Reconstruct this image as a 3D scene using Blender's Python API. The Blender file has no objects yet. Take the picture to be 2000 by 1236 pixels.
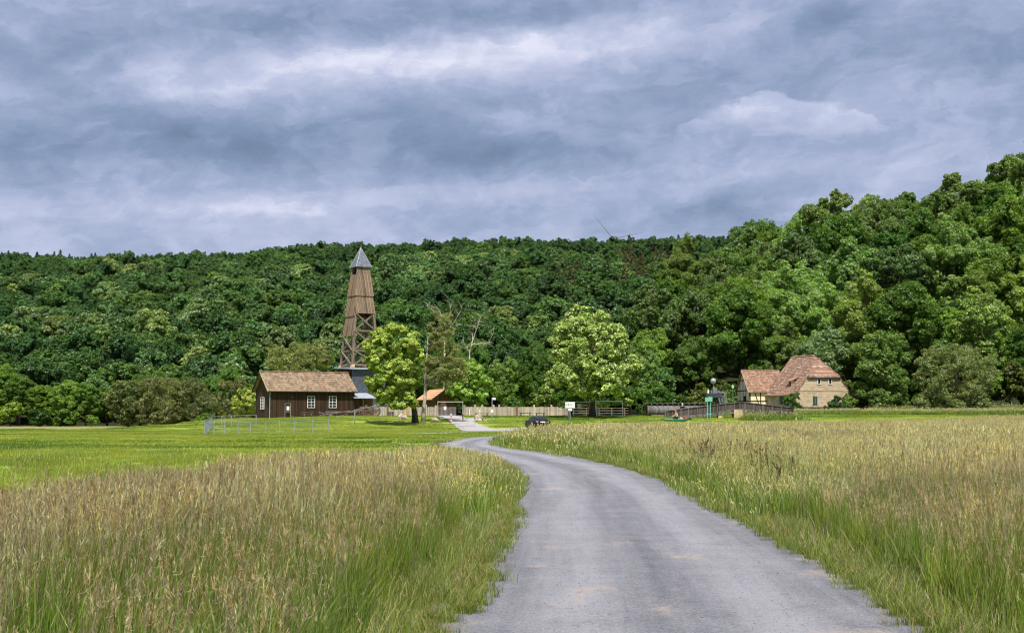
import bpy, math, random
import numpy as np
from mathutils import Vector, Matrix

R = math.radians
sc = bpy.context.scene
COL = sc.collection
random.seed(4)

# ------------------------------------------------------------------ camera
FPX, HOR, EYE = 2500.0, 811.0, 1.65          # focal length and horizon in photo pixels, eye height
PITCH = math.atan((HOR - 618.0) / FPX)
cam_d = bpy.data.cameras.new('camera')
cam_d.sensor_width = 36.0
cam_d.lens = 36.0 * FPX / 2000.0
cam_d.clip_start = 0.1
cam_d.clip_end = 6000.0
cam = bpy.data.objects.new('camera', cam_d)
COL.objects.link(cam)
cam.location = (0, 0, EYE)
cam.rotation_euler = (math.pi / 2 + PITCH, 0, 0)
sc.camera = cam

def at(px, py, Y):
    """world point seen at photo pixel px,py at forward distance Y"""
    cp, sp = math.cos(PITCH), math.sin(PITCH)
    u, v = (px - 1000.0), -(py - 618.0)
    dx, dy, dz = u, FPX * cp - v * sp, FPX * sp + v * cp
    return Vector((dx / dy * Y, Y, EYE + dz / dy * Y))

# ------------------------------------------------------------------ sun, view
SUN_EL, SUN_AZ = 60.0, 178.0                  # elevation; direction towards the sun, clockwise from +Y
sun_d = bpy.data.lights.new('sun', 'SUN')
sun_d.energy = 5.0
sun_d.angle = R(0.5)
sun_d.color = (1.0, 0.95, 0.86)
sun = bpy.data.objects.new('sun', sun_d)
COL.objects.link(sun)
sdir = Vector((math.sin(R(SUN_AZ)) * math.cos(R(SUN_EL)), math.cos(R(SUN_AZ)) * math.cos(R(SUN_EL)), math.sin(R(SUN_EL))))
sun.rotation_euler = sdir.to_track_quat('Z', 'Y').to_euler()
sun.location = sdir * 50
sc.view_settings.view_transform = 'Standard'
sc.view_settings.look = 'None'
sc.view_settings.exposure = 0.35
sc.view_settings.gamma = 1.0
sc.render.engine = 'CYCLES'
sc.cycles.pixel_filter_type = 'BLACKMAN_HARRIS'
sc.cycles.filter_width = 1.1
sc.cycles.max_bounces = 6
sc.cycles.diffuse_bounces = 3
sc.cycles.transmission_bounces = 4
sc.cycles.transparent_max_bounces = 8

# ------------------------------------------------------------------ node helpers
class E:
    """tiny expression wrapper around shader sockets"""
    nt = None
    def __init__(self, s): self.s = s
    @staticmethod
    def m(op, *a, clamp=False):
        n = E.nt.nodes.new('ShaderNodeMath'); n.operation = op; n.use_clamp = clamp
        for i, v in enumerate(a):
            if isinstance(v, E): E.nt.links.new(v.s, n.inputs[i])
            else: n.inputs[i].default_value = float(v)
        return E(n.outputs[0])
    def __add__(a, b): return E.m('ADD', a, b)
    __radd__ = __add__
    def __sub__(a, b): return E.m('SUBTRACT', a, b)
    def __rsub__(a, b): return E.m('SUBTRACT', b, a)
    def __mul__(a, b): return E.m('MULTIPLY', a, b)
    __rmul__ = __mul__
    def __truediv__(a, b): return E.m('DIVIDE', a, b)
    def __neg__(a): return E.m('MULTIPLY', a, -1)

def xyz(x, y, z):
    n = E.nt.nodes.new('ShaderNodeCombineXYZ')
    for i, v in enumerate((x, y, z)):
        if isinstance(v, E): E.nt.links.new(v.s, n.inputs[i])
        else: n.inputs[i].default_value = v
    return E(n.outputs[0])

def sep(v):
    n = E.nt.nodes.new('ShaderNodeSeparateXYZ')
    E.nt.links.new(v.s, n.inputs[0])
    return [E(o) for o in n.outputs]

def noise(v, scale=1.0, detail=4.0, rough=0.55, dist=0.0):
    n = E.nt.nodes.new('ShaderNodeTexNoise')
    n.inputs['Scale'].default_value = scale; n.inputs['Detail'].default_value = detail
    n.inputs['Roughness'].default_value = rough; n.inputs['Distortion'].default_value = dist
    if v is not None: E.nt.links.new(v.s, n.inputs['Vector'])
    return E(n.outputs['Fac'])

def voro(v, scale=1.0, out='Distance'):
    n = E.nt.nodes.new('ShaderNodeTexVoronoi'); n.inputs['Scale'].default_value = scale
    E.nt.links.new(v.s, n.inputs['Vector'])
    return E(n.outputs[out])

def ss(x, a, b):
    n = E.nt.nodes.new('ShaderNodeMapRange'); n.interpolation_type = 'SMOOTHSTEP'
    E.nt.links.new(x.s, n.inputs[0]); n.inputs[1].default_value = a; n.inputs[2].default_value = b
    return E(n.outputs[0])

def ramp(x, stops):
    n = E.nt.nodes.new('ShaderNodeValToRGB')
    E.nt.links.new(x.s, n.inputs[0])
    el = n.color_ramp.elements
    while len(el) < len(stops): el.new(0.5)
    for e, (p, c) in zip(el, stops):
        e.position = p; e.color = (*c, 1)
    return E(n.outputs[0])

def mix(f, a, b, mode='MIX'):
    n = E.nt.nodes.new('ShaderNodeMix'); n.data_type = 'RGBA'; n.blend_type = mode
    for s, v in ((n.inputs[0], f), (n.inputs[6], a), (n.inputs[7], b)):
        if isinstance(v, E): E.nt.links.new(v.s, s)
        elif isinstance(v, (int, float)): s.default_value = v
        else: s.default_value = (*v, 1)
    return E(n.outputs[2])

def new_mat(name):
    m = bpy.data.materials.new(name); m.use_nodes = True
    m.node_tree.nodes.clear(); E.nt = m.node_tree
    return m

def out(m, shader):
    o = m.node_tree.nodes.new('ShaderNodeOutputMaterial')
    m.node_tree.links.new(shader, o.inputs['Surface'])
    return m

def principled(m, col, rough=0.8, metal=0.0, bump=None, bstr=0.3, bdist=0.02, spec=0.3):
    nt = m.node_tree
    p = nt.nodes.new('ShaderNodeBsdfPrincipled')
    if isinstance(col, E): nt.links.new(col.s, p.inputs['Base Color'])
    else: p.inputs['Base Color'].default_value = (*col, 1)
    if isinstance(rough, E): nt.links.new(rough.s, p.inputs['Roughness'])
    else: p.inputs['Roughness'].default_value = rough
    p.inputs['Metallic'].default_value = metal
    p.inputs['Specular IOR Level'].default_value = spec
    if bump is not None:
        b = nt.nodes.new('ShaderNodeBump'); b.inputs['Strength'].default_value = bstr
        b.inputs['Distance'].default_value = bdist
        nt.links.new(bump.s, b.inputs['Height']); nt.links.new(b.outputs[0], p.inputs['Normal'])
    return out(m, p.outputs[0])

def coords(kind='Object'):
    n = E.nt.nodes.new('ShaderNodeTexCoord')
    return E(n.outputs[kind])

def posn():
    n = E.nt.nodes.new('ShaderNodeNewGeometry')
    return E(n.outputs['Position'])

# ------------------------------------------------------------------ world: Nishita sky behind a layer of procedural cloud
world = bpy.data.worlds.new("World"); sc.world = world; world.use_nodes = True
wt = world.node_tree; wt.nodes.clear(); E.nt = wt
sky = wt.nodes.new('ShaderNodeTexSky'); sky.sky_type = 'NISHITA'; sky.sun_disc = False
sky.sun_elevation = R(SUN_EL); sky.sun_rotation = R(SUN_AZ)
gx, gy, gz = sep(coords('Generated'))
az = E.m('ARCTAN2', gx, gy); el = E.m('ARCSINE', gz)
U0 = az * 2.5; V0 = el * 2.5                   # about 1 per thousand photo pixels, V 0 at the horizon
dn = noise(xyz(U0, V0 * 2.0, 0.3), 5.0, 5.0, 0.6)
dn2 = noise(xyz(U0 + 7.3, V0 * 2.0, 1.3), 5.0, 5.0, 0.6)
U = U0 + (dn - 0.5) * 0.16
V = V0 + (dn2 - 0.5) * 0.085
# long slanting sheets
sl = V0 - U0 * 0.10
n1 = noise(xyz(U * 1.1 + 3.1, sl * 4.2, 2.0), 1.35, 7.0, 0.58, 0.25)
n2 = noise(xyz(U * 2.2, sl * 5.0 + (dn2 - 0.5) * 0.5, 5.0), 2.2, 9.0, 0.60, 0.3)
n3 = noise(xyz(U * 1.5, V * 2.0, 8.0), 6.5, 8.0, 0.60, 0.2)
bil = E.m('ABSOLUTE', noise(xyz(U0 * 1.2, sl * 2.8, 4.0), 4.0, 7.0, 0.6, 0.4) - 0.5)
L = 0.43 + (n1 - 0.5) * 0.60 + (n2 - 0.5) * 0.50 + (n3 - 0.5) * 0.34 + bil * 0.45 + (ss(n2, .48, .56) - 0.5) * 0.06 + (ss(n3, .49, .57) - 0.5) * 0.02
def blob(px, py, a, b, amp, rot=0.0, hard=None):
    """a lighter or darker part of the cloud deck around a direction"""
    cu, cv = (px - 1000) / 1000.0, (811 - py) / 1000.0
    c, s = math.cos(rot), math.sin(rot)
    du = U - cu; dv = V - cv
    p = (du * c + dv * s) * (1.0 / a); q = (dv * c - du * s) * (1.0 / b)
    r2 = p * p + q * q
    if hard: g = 1.0 - ss(r2, 1.0 - hard, 1.0 + hard)
    else: g = E.m('EXPONENT', r2 * -1.0)
    return g * amp
for a in [(560, 165, .36, .050, .30, .13), (900, 115, .40, .040, .26, .14), (1250, 80, .30, .045, .22, .12),
          (560, 75, .42, .045, -.16, .17), (900, 60, .30, .028, -.14, .14), (1120, 40, .2, .02, -.12, .1),
          (250, 305, .60, .062, -.17, .02), (700, 300, .50, .055, -.12, .0), (1150, 290, .4, .05, -.10, .0),
          (480, 415, .13, .016, .26, .06), (580, 424, .05, .010, .20, 0), (120, 440, .4, .04, .10, .1),
          (900, 380, .6, .03, .12, .04), (1700, 350, .5, .05, .10, .0), (1400, 405, .09, .028, -.26, .15),
          (1620, 62, .050, .030, -.26, 0), (1800, 50, .04, .025, -.12, .2), (1560, 170, .5, .05, .05, .0),
          (1150, 170, .12, .03, .12, .1), (80, 120, .04, .02, .14, -.6), (60, 240, .2, .025, .12, -.2),
          (1850, 150, .3, .06, -.08, 0), (60, 60, .3, .08, .05, 0)]:
    L = L + blob(*a)
# the small separate heap of cloud on the right, crisp above and fading below
top = blob(1510, 258, .145, .048, 1.0, 0.0, .26)
top2 = blob(1505, 228, .055, .034, 1.0, 0.0, .28)
top3 = blob(1650, 268, .055, .024, 1.0, 0.0, .2)
top4 = blob(1385, 266, .075, .028, 1.0, 0.0, .2)
heap = E.m('MAXIMUM', E.m('MAXIMUM', top, top2), E.m('MAXIMUM', top3, top4))
L = L + heap * ss(V, .510, .590) * 0.30
L = L + 0.10 * (1.0 - ss(V0, .30, .50)) 
cloud = ramp(L, [(0.0, (.128, .180, .285)), (.25, (.195, .258, .390)), (.5, (.302, .356, .515)), (.75, (.435, .474, .630)), (1.0, (.65, .66, .78))])
below = ss(V0, -0.05, 0.0)
cloud = mix(below, (.06, .08, .04), cloud)
bg1 = wt.nodes.new('ShaderNodeBackground'); wt.links.new(cloud.s, bg1.inputs[0]); bg1.inputs[1].default_value = 1.0
bg2 = wt.nodes.new('ShaderNodeBackground'); wt.links.new(sky.outputs[0], bg2.inputs[0]); bg2.inputs[1].default_value = 0.06
mx = wt.nodes.new('ShaderNodeMixShader'); mx.inputs[0].default_value = 0.92
wt.links.new(bg2.outputs[0], mx.inputs[1]); wt.links.new(bg1.outputs[0], mx.inputs[2])
wo = wt.nodes.new('ShaderNodeOutputWorld'); wt.links.new(mx.outputs[0], wo.inputs[0])

# ------------------------------------------------------------------ object helpers
def tag(o, label=None, cat=None, group=None, kind=None):
    if label: o['label'] = label
    if cat: o['category'] = cat
    if group: o['group'] = group
    if kind: o['kind'] = kind
    return o

def thing(name, label, cat, loc=(0, 0, 0), rotz=0.0, group=None):
    o = bpy.data.objects.new(name, None); COL.objects.link(o)
    o.empty_display_size = 0.3
    o.location = loc; o.rotation_euler = (0, 0, rotz)
    return tag(o, label, cat, group)

def copy_tree(o, parent=None):
    c = o.copy(); COL.objects.link(c); c.parent = parent
    for ch in list(o.children): copy_tree(ch, c)
    return c

class MB:
    """collects shapes into one mesh"""
    def __init__(s): s.v, s.f, s.m = [], [], []
    def add(s, vs, fs, mi=0, M=None):
        b = len(s.v)
        for p in vs:
            p = Vector(p)
            s.v.append(M @ p if M else p)
        for f in fs: s.f.append([b + i for i in f]); s.m.append(mi)
        return s
    def box(s, x0, x1, y0, y1, z0, z1, mi=0, M=None):
        vs = [(x, y, z) for z in (z0, z1) for y in (y0, y1) for x in (x0, x1)]
        return s.add(vs, [(0, 2, 3, 1), (4, 5, 7, 6), (0, 1, 5, 4), (2, 6, 7, 3), (0, 4, 6, 2), (1, 3, 7, 5)], mi, M)
    def beam(s, a, b, w, h=None, mi=0, up=(0, 0, 1)):
        a, b = Vector(a), Vector(b); h = h or w
        d = (b - a).normalized(); u = Vector(up)
        if abs(d.dot(u)) > 0.98: u = Vector((0, 1, 0))
        x = d.cross(u).normalized() * (w / 2); y = x.cross(d).normalized() * (h / 2)
        vs = [a - x - y, a + x - y, a + x + y, a - x + y, b - x - y, b + x - y, b + x + y, b - x + y]
        return s.add(vs, [(3, 2, 1, 0), (4, 5, 6, 7), (0, 1, 5, 4), (1, 2, 6, 5), (2, 3, 7, 6), (3, 0, 4, 7)], mi)
    def slab(s, pts, t, mi=0):
        """polygon thickened downwards by t"""
        n = len(pts); vs = [Vector(p) for p in pts] + [Vector(p) - Vector((0, 0, t)) for p in pts]
        fs = [tuple(range(n)), tuple(range(2 * n - 1, n - 1, -1))] + [(i, n + i, n + (i + 1) % n, (i + 1) % n) for i in range(n)]
        return s.add(vs, fs, mi)
    def prism(s, pts, d, mi=0):
        """planar polygon extruded along d"""
        n = len(pts); d = Vector(d); vs = [Vector(p) for p in pts] + [Vector(p) + d for p in pts]
        fs = [tuple(range(n)), tuple(range(2 * n - 1, n - 1, -1))] + [(i, n + i, n + (i + 1) % n, (i + 1) % n) for i in range(n)]
        return s.add(vs, fs, mi)
    def tube(s, pts, rad, n=8, mi=0, cap=True):
        pts = [Vector(p) for p in pts]
        if not hasattr(rad, '__len__'): rad = [rad] * len(pts)
        vs, fs = [], []
        ref = Vector((0.13, 1, 0.07)).normalized()
        for i, p in enumerate(pts):
            d = (pts[min(i + 1, len(pts) - 1)] - pts[max(i - 1, 0)]).normalized()
            if abs(d.dot(ref)) > 0.95: ref = Vector((1, 0.1, 0.2)).normalized()
            x = d.cross(ref).normalized(); y = d.cross(x)
            for k in range(n):
                a = 2 * math.pi * k / n
                vs.append(p + (x * math.cos(a) + y * math.sin(a)) * rad[i])
        for i in range(len(pts) - 1):
            for k in range(n):
                k2 = (k + 1) % n
                fs.append((i * n + k, i * n + k2, (i + 1) * n + k2, (i + 1) * n + k))
        if cap: fs += [tuple(range(n - 1, -1, -1)), tuple((len(pts) - 1) * n + k for k in range(n))]
        return s.add(vs, fs, mi)
    def ball(s, c, r, n=10, mi=0, sz=1.0, sx=1.0, sy=1.0):
        c = Vector(c); vs, fs = [], []
        m = n // 2 + 1
        for i in range(m + 1):
            t = math.pi * i / m
            for k in range(n):
                a = 2 * math.pi * k / n
                vs.append(c + Vector((math.sin(t) * math.cos(a) * r * sx, math.sin(t) * math.sin(a) * r * sy, math.cos(t) * r * sz)))
        for i in range(m):
            for k in range(n):
                k2 = (k + 1) % n
                fs.append((i * n + k, (i + 1) * n + k, (i + 1) * n + k2, i * n + k2))
        return s.add(vs, fs, mi)
    def ring(s, c, r, w, t, axis='y', n=24, mi=0):
        """rim: a band of radius r, radial thickness t, width w about an axis"""
        c = Vector(c); vs, fs = [], []
        for k in range(n):
            a = 2 * math.pi * k / n
            for rr, ww in ((r, -w / 2), (r, w / 2), (r - t, w / 2), (r - t, -w / 2)):
                q = (math.cos(a) * rr, math.sin(a) * rr)
                vs.append(c + (Vector((q[0], ww, q[1])) if axis == 'y' else Vector((ww, q[0], q[1]))))
        for k in range(n):
            k2 = (k + 1) % n
            for j in range(4):
                fs.append((k * 4 + j, k2 * 4 + j, k2 * 4 + (j + 1) % 4, k * 4 + (j + 1) % 4))
        return s.add(vs, fs, mi)
    def build(s, name, mats, parent=None, smooth=False, bevel=0.0):
        me = bpy.data.meshes.new(name)
        me.from_pydata([tuple(p) for p in s.v], [], s.f)
        if not isinstance(mats, (list, tuple)): mats = [mats]
        for m in mats: me.materials.append(m)
        for p, i in zip(me.polygons, s.m): p.material_index = i; p.use_smooth = smooth
        o = bpy.data.objects.new(name, me); COL.objects.link(o); o.parent = parent
        if bevel:
            b = o.modifiers.new('bevel', 'BEVEL'); b.width = bevel; b.segments = 2; b.limit_method = 'ANGLE'
        return o

def quad_mesh(name, V, Cc, mat, extra=None):
    """V (4N,3) quads with a per-vertex colour"""
    n = len(V) // 4
    me = bpy.data.meshes.new(name)
    me.vertices.add(4 * n); me.vertices.foreach_set('co', V.astype(np.float32).ravel())
    me.loops.add(4 * n); me.loops.foreach_set('vertex_index', np.arange(4 * n, dtype=np.int32))
    me.polygons.add(n); me.polygons.foreach_set('loop_start', np.arange(n, dtype=np.int32) * 4)
    me.polygons.foreach_set('loop_total', np.full(n, 4, dtype=np.int32))
    at_ = me.attributes.new('col', 'FLOAT_COLOR', 'POINT')
    rgba = np.ones((4 * n, 4), dtype=np.float32); rgba[:, :3] = Cc
    at_.data.foreach_set('color', rgba.ravel())
    me.materials.append(mat)
    me.update(calc_edges=True); me.validate()
    return me

def obj(name, me, parent=None, link=True):
    o = bpy.data.objects.new(name, me)
    if link: COL.objects.link(o)
    o.parent = parent
    return o

# ------------------------------------------------------------------ plain materials
def plain(name, col, rough=0.6, metal=0.0, var=0.12, sc_=3.0, spec=0.3):
    m = new_mat(name); c = coords()
    n = noise(c, sc_, 5, .6)
    col2 = mix(ss(n, .3, .7), tuple(x * (1 - var) for x in col), tuple(min(1, x * (1 + var)) for x in col))
    return principled(m, col2, rough, metal, bump=noise(c, sc_ * 12, 3, .6), bstr=.15, bdist=.01, spec=spec)

def wood(name, base, light, plank=0.2, streak=0.5, stain=None, rough=0.85):
    """vertical boards; works on every upright local face"""
    m = new_mat(name); x, y, z = sep(coords())
    s = x + y
    k = E.m('FLOOR', s / plank)
    wn = E.nt.nodes.new('ShaderNodeTexWhiteNoise'); wn.noise_dimensions = '1D'; E.nt.links.new(k.s, wn.inputs['W'])
    rnd = E(wn.outputs['Value'])
    fr = E.m('FRACT', s / plank)
    gap = E.m('MULTIPLY', ss(fr, 0.0, .10), 1.0 - ss(fr, .90, 1.0))
    grain = noise(xyz(s * 9.0, rnd * 20.0, z * 0.9), 1.6, 6, .65)
    wear = noise(xyz(s * 0.7, 3.0, z * 0.5), 1.0, 4, .6)
    f = (rnd - .5) * streak + (grain - .5) * 1.1 + (wear - .5) * .8 + .45
    c = mix(E.m('ADD', f, 0, clamp=True), base, light)
    if stain:
        hi = stain[0] > .3
        c = mix(ss(noise(xyz(s * .8, 9.0, z * .4), 1.3, 5, .7), .66 if hi else .60, .78 if hi else .74) * .8, c, stain)
    c = mix(gap, tuple(v * .25 for v in base), c)
    return principled(m, c, rough, bump=gap + grain * .3, bstr=.6, bdist=.03)

def tiles(name, cols, axis='x', row=.44, colw=.30, moss=(.09, .085, .05), mossy=.45, lichen=None):
    """overlapping tile courses on a pitched roof; axis = direction of the ridge"""
    m = new_mat(name); x, y, z = sep(coords())
    u = x if axis == 'x' else y
    b = E.nt.nodes.new('ShaderNodeTexBrick'); b.offset = .5
    E.nt.links.new(xyz(u, z * 1.5, 0.0).s, b.inputs['Vector'])
    b.inputs['Color1'].default_value = (0, 0, 0, 1); b.inputs['Color2'].default_value = (1, 1, 1, 1)
    b.inputs['Mortar'].default_value = (.5, .5, .5, 1)
    b.inputs['Scale'].default_value = 1.0; b.inputs['Mortar Size'].default_value = .012
    b.inputs['Brick Width'].default_value = colw; b.inputs['Row Height'].default_value = row
    tv = E(b.outputs['Color'])
    wn = E.nt.nodes.new('ShaderNodeTexWhiteNoise'); wn.noise_dimensions = '2D'
    E.nt.links.new(xyz(E.m('FLOOR', u / colw), E.m('FLOOR', z * 1.5 / row), 0.0).s, wn.inputs['Vector'])
    r = E(wn.outputs['Value'])
    P = coords()
    big = noise(P, .55, 6, .65); fine = noise(P, 1.7, 6, .8)
    f = r * .55 + (big - .5) * 1.2 + .22
    c = ramp(f, [(0.0, cols[0]), (.5, cols[1]), (1.0, cols[2])])
    c = mix(ss(fine + (r - .5) * .22, .60 - mossy * .14, .72) * .85, c, moss)
    if lichen: c = mix(ss(noise(P, 1.5, 6, .8) + (r - .5) * .25, .54, .66) * .85, c, lichen)
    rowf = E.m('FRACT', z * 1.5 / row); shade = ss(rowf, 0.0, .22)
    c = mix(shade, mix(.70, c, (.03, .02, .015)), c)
    return principled(m, c, .9, bump=shade + ss(E.m('ABSOLUTE', E.m('FRACT', u / colw) - .5), .1, .5) * -.7, bstr=.8, bdist=.05)

def stone(name, cols, scale=1.6, joint=(.30, .25, .18)):
    m = new_mat(name); x, y, z = sep(coords())
    P = coords()
    j = noise(P, 1.5, 3, .6)
    b = E.nt.nodes.new('ShaderNodeTexBrick'); b.offset = .5; b.squash = 1.0
    E.nt.links.new(xyz(x + y + (j - .5) * .25, z + (noise(P, 2.1, 3, .6) - .5) * .22, 0.0).s, b.inputs['Vector'])
    b.inputs['Color1'].default_value = (0, 0, 0, 1); b.inputs['Color2'].default_value = (1, 1, 1, 1)
    b.inputs['Mortar'].default_value = (.5, .5, .5, 1); b.inputs['Scale'].default_value = 1
    b.inputs['Mortar Size'].default_value = .025; b.inputs['Mortar Smooth'].default_value = .4
    b.inputs['Brick Width'].default_value = .62; b.inputs['Row Height'].default_value = .30
    f = E(b.outputs['Color']); mort = E(b.outputs['Fac'])
    n1_ = noise(P, .6, 6, .65); n2_ = noise(P, 3.5, 6, .7)
    g = E.nt.nodes.new('ShaderNodeRGBToBW'); E.nt.links.new(f.s, g.inputs[0])
    v = E(g.outputs[0]) * .45 + (n1_ - .5) * 1.1 + (n2_ - .5) * .7 + .28
    c = ramp(v, [(0.0, cols[0]), (.45, cols[1]), (1.0, cols[2])])
    c = mix(mort * .7, c, joint)
    c = mix(ss(noise(xyz(x * 1.0, y * 1.0, z * .35), 1.4, 5, .7), .6, .75) * .5, c, (.10, .085, .06))
    return principled(m, c, .95, bump=n2_ - mort * .6, bstr=.5, bdist=.04)

M = {}
M['barn_wood'] = wood('dark_barn_boards', (.016, .009, .006), (.082, .040, .022), .19, .55, (.10, .052, .026))
M['tower_wood'] = wood('weathered_tower_boards', (.095, .064, .043), (.37, .265, .185), .24, .75, (.50, .31, .07))
M['beam_wood'] = wood('tower_beams', (.10, .075, .058), (.32, .245, .19), .3, .3)
M['shed_wood'] = wood('orange_brown_boards', (.045, .024, .013), (.19, .095, .046), .17, .7, (.07, .035, .02))
M['grey_wood'] = wood('silvered_timber', (.085, .080, .082), (.25, .235, .225), .16, .6)
M['walk_wood'] = wood('walkway_boards', (.040, .030, .028), (.15, .120, .108), .16, .6)
M['fence_wood'] = wood('pale_pickets', (.30, .245, .19), (.68, .60, .49), .11, .75)
M['post_wood'] = wood('brown_post', (.10, .05, .025), (.30, .17, .09), .2, .6)
M['cart_wood'] = wood('old_cart_timber', (.10, .08, .065), (.32, .26, .21), .12, .6)
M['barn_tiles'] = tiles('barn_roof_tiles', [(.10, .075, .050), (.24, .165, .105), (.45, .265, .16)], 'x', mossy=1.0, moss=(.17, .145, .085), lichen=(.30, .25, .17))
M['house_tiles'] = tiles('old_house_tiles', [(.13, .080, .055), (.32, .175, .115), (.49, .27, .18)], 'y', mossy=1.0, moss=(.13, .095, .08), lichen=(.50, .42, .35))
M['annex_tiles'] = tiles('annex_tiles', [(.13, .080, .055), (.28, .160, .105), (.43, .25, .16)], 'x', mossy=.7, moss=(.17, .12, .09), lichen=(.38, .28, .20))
M['hut_tiles'] = tiles('new_orange_tiles', [(.50, .26, .13), (.60, .34, .18), (.70, .42, .24)], 'y', mossy=.0, moss=(.3, .16, .08))
M['sandstone'] = stone('sandstone_rubble', [(.28, .20, .12), (.54, .42, .27), (.72, .60, .42)])
M['pink_stone'] = stone('pink_rubble', [(.20, .13, .10), (.42, .31, .235), (.62, .50, .40)], joint=(.40, .33, .27))
M['pier_stone'] = plain('pier_sandstone', (.50, .38, .24), .95, var=.25, sc_=1.5)
M['pebble'] = plain('grey_pebble', (.22, .22, .24), .95, var=.5, sc_=90)
M['boulder'] = plain('grey_boulder', (.38, .31, .25), .95, var=.35, sc_=2.5)
M['white_paint'] = plain('white_painted_wood', (.74, .73, .70), .55, var=.06)
M['white_plaster'] = plain('pale_plaster', (.70, .62, .53), .9, var=.14, sc_=1.2)
M['cream_plaster'] = plain('cream_plaster', (.80, .69, .45), .9, var=.10, sc_=1.2)
M['timber_dark'] = plain('dark_framing_timber', (.035, .016, .011), .85, var=.3)
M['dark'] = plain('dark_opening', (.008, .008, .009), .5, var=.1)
M['green_paint'] = plain('dull_green_shutter', (.025, .075, .070), .6, var=.25, sc_=4)
M['black_board'] = plain('black_verge_board', (.012, .010, .009), .8, var=.3)
M['galv'] = plain('galvanised_steel', (.33, .36, .38), .45, .35, var=.12, sc_=8)
M['white_metal'] = plain('white_metal', (.78, .78, .78), .45, .0, var=.05)
M['red_paint'] = plain('red_band', (.55, .03, .02), .5)
M['steel_grey'] = plain('grey_machine_steel', (.055, .062, .072), .55, .3, var=.3, sc_=3)
M['steel_light'] = plain('light_machine_steel', (.20, .215, .235), .55, .3, var=.25, sc_=3)
M['turquoise'] = plain('turquoise_board', (.16, .46, .35), .6, var=.06)
M['rust'] = plain('rusty_iron', (.15, .10, .08), .9, var=.4, sc_=5)
M['black_plastic'] = plain('black_plastic', (.012, .012, .014), .5)
M['bark'] = plain('dark_bark', (.075, .055, .040), .95, var=.45, sc_=4)
M['pale_bark'] = plain('pale_bark', (.38, .32, .25), .9, var=.4, sc_=3)
M['dead_bark'] = plain('bleached_wood', (.48, .40, .31), .9, var=.3, sc_=3)
M['skin'] = plain('skin', (.62, .36, .25), .6, var=.06)
M['tan_shirt'] = plain('pale_tan_shirt', (.72, .55, .38), .9, var=.1)
M['dark_cloth'] = plain('dark_cloth', (.012, .012, .018), .95)
M['pink_cap'] = plain('pink_cloth', (.62, .17, .15), .9)
M['white_hair'] = plain('white_hair', (.75, .74, .72), .9)
M['kayak_green'] = plain('green_hull', (.02, .20, .14), .4, var=.2)
M['yellow'] = plain('yellow_paint', (.60, .36, .04), .6)
def glass(name, col=(.02, .025, .03)):
    m = new_mat(name); return principled(m, col, .25, spec=.25)
M['glass'] = glass('window_glass')
def slate():
    m = new_mat('blue_slate'); x, y, z = sep(coords()); u = x + y
    wn = E.nt.nodes.new('ShaderNodeTexWhiteNoise'); wn.noise_dimensions = '2D'
    row = E.m('FLOOR', z / .22)
    uu = u / .32 + E.m('MULTIPLY', row, .5)
    E.nt.links.new(xyz(E.m('FLOOR', uu), row, 0.0).s, wn.inputs['Vector'])
    f = E(wn.outputs['Value']) * .6 + noise(coords(), .8, 5, .6) * .5
    c = ramp(f, [(0.0, (.040, .050, .066)), (1.0, (.115, .135, .165))])
    e = ss(E.m('FRACT', z / .22), 0.0, .2)
    c = mix(e, (.018, .02, .026), c)
    return principled(m, c, .55, bump=e + ss(E.m('FRACT', uu), 0.0, .1), bstr=.6, bdist=.02)
M['slate'] = slate()
def sheet():
    m = new_mat('zinc_sheet'); x, y, z = sep(coords())
    e = ss(E.m('ABSOLUTE', E.m('FRACT', x / .6) - .5), .42, .5)
    c = mix(noise(coords(), 1.4, 5, .6), (.36, .40, .46), (.56, .60, .67))
    return principled(m, c, .45, .25, bump=e, bstr=.8, bdist=.05)
M['zinc'] = sheet()

def leaf_mat(name, tint=(1, 1, 1), trans=.40, var=.22, gloss=.025, big=.0):
    m = new_mat(name); nt = m.node_tree
    a = nt.nodes.new('ShaderNodeAttribute'); a.attribute_name = 'col'
    oi = nt.nodes.new('ShaderNodeObjectInfo')
    r = E(oi.outputs['Random'])
    f = 1.0 + (r - .5) * (2 * var)
    c = mix(1.0, E(a.outputs['Color']), xyz(f * tint[0] * 1.0, f * tint[1], f * tint[2]), 'MULTIPLY')
    # some individuals yellower, some bluer
    r2 = E.m('FRACT', r * 7.31)
    if var: c = mix(1.0, c, ramp(r2, [(0.0, (.94, .98, 1.0)), (.5, (1.05, 1, .95)), (1.0, (1.24, 1.05, .80))]), 'MULTIPLY')
    d = nt.nodes.new('ShaderNodeBsdfDiffuse'); nt.links.new(c.s, d.inputs[0])
    t = nt.nodes.new('ShaderNodeBsdfTranslucent')
    ct = mix(1.0, c, (1.25, 1.2, .45), 'MULTIPLY'); nt.links.new(ct.s, t.inputs[0])
    m1 = nt.nodes.new('ShaderNodeMixShader'); m1.inputs[0].default_value = trans
    nt.links.new(d.outputs[0], m1.inputs[1]); nt.links.new(t.outputs[0], m1.inputs[2])
    g = nt.nodes.new('ShaderNodeBsdfGlossy'); g.inputs['Roughness'].default_value = .45
    g.inputs[0].default_value = (.8, .85, .9, 1)
    m2 = nt.nodes.new('ShaderNodeMixShader'); m2.inputs[0].default_value = gloss
    nt.links.new(m1.outputs[0], m2.inputs[1]); nt.links.new(g.outputs[0], m2.inputs[2])
    return out(m, m2.outputs[0])
M['leaf'] = leaf_mat('leaves', var=.30)
M['leaf_near'] = leaf_mat('near_leaves', var=.0)
M['grass'] = leaf_mat('grass_blades', trans=.40, var=.16, gloss=.02)

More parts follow.
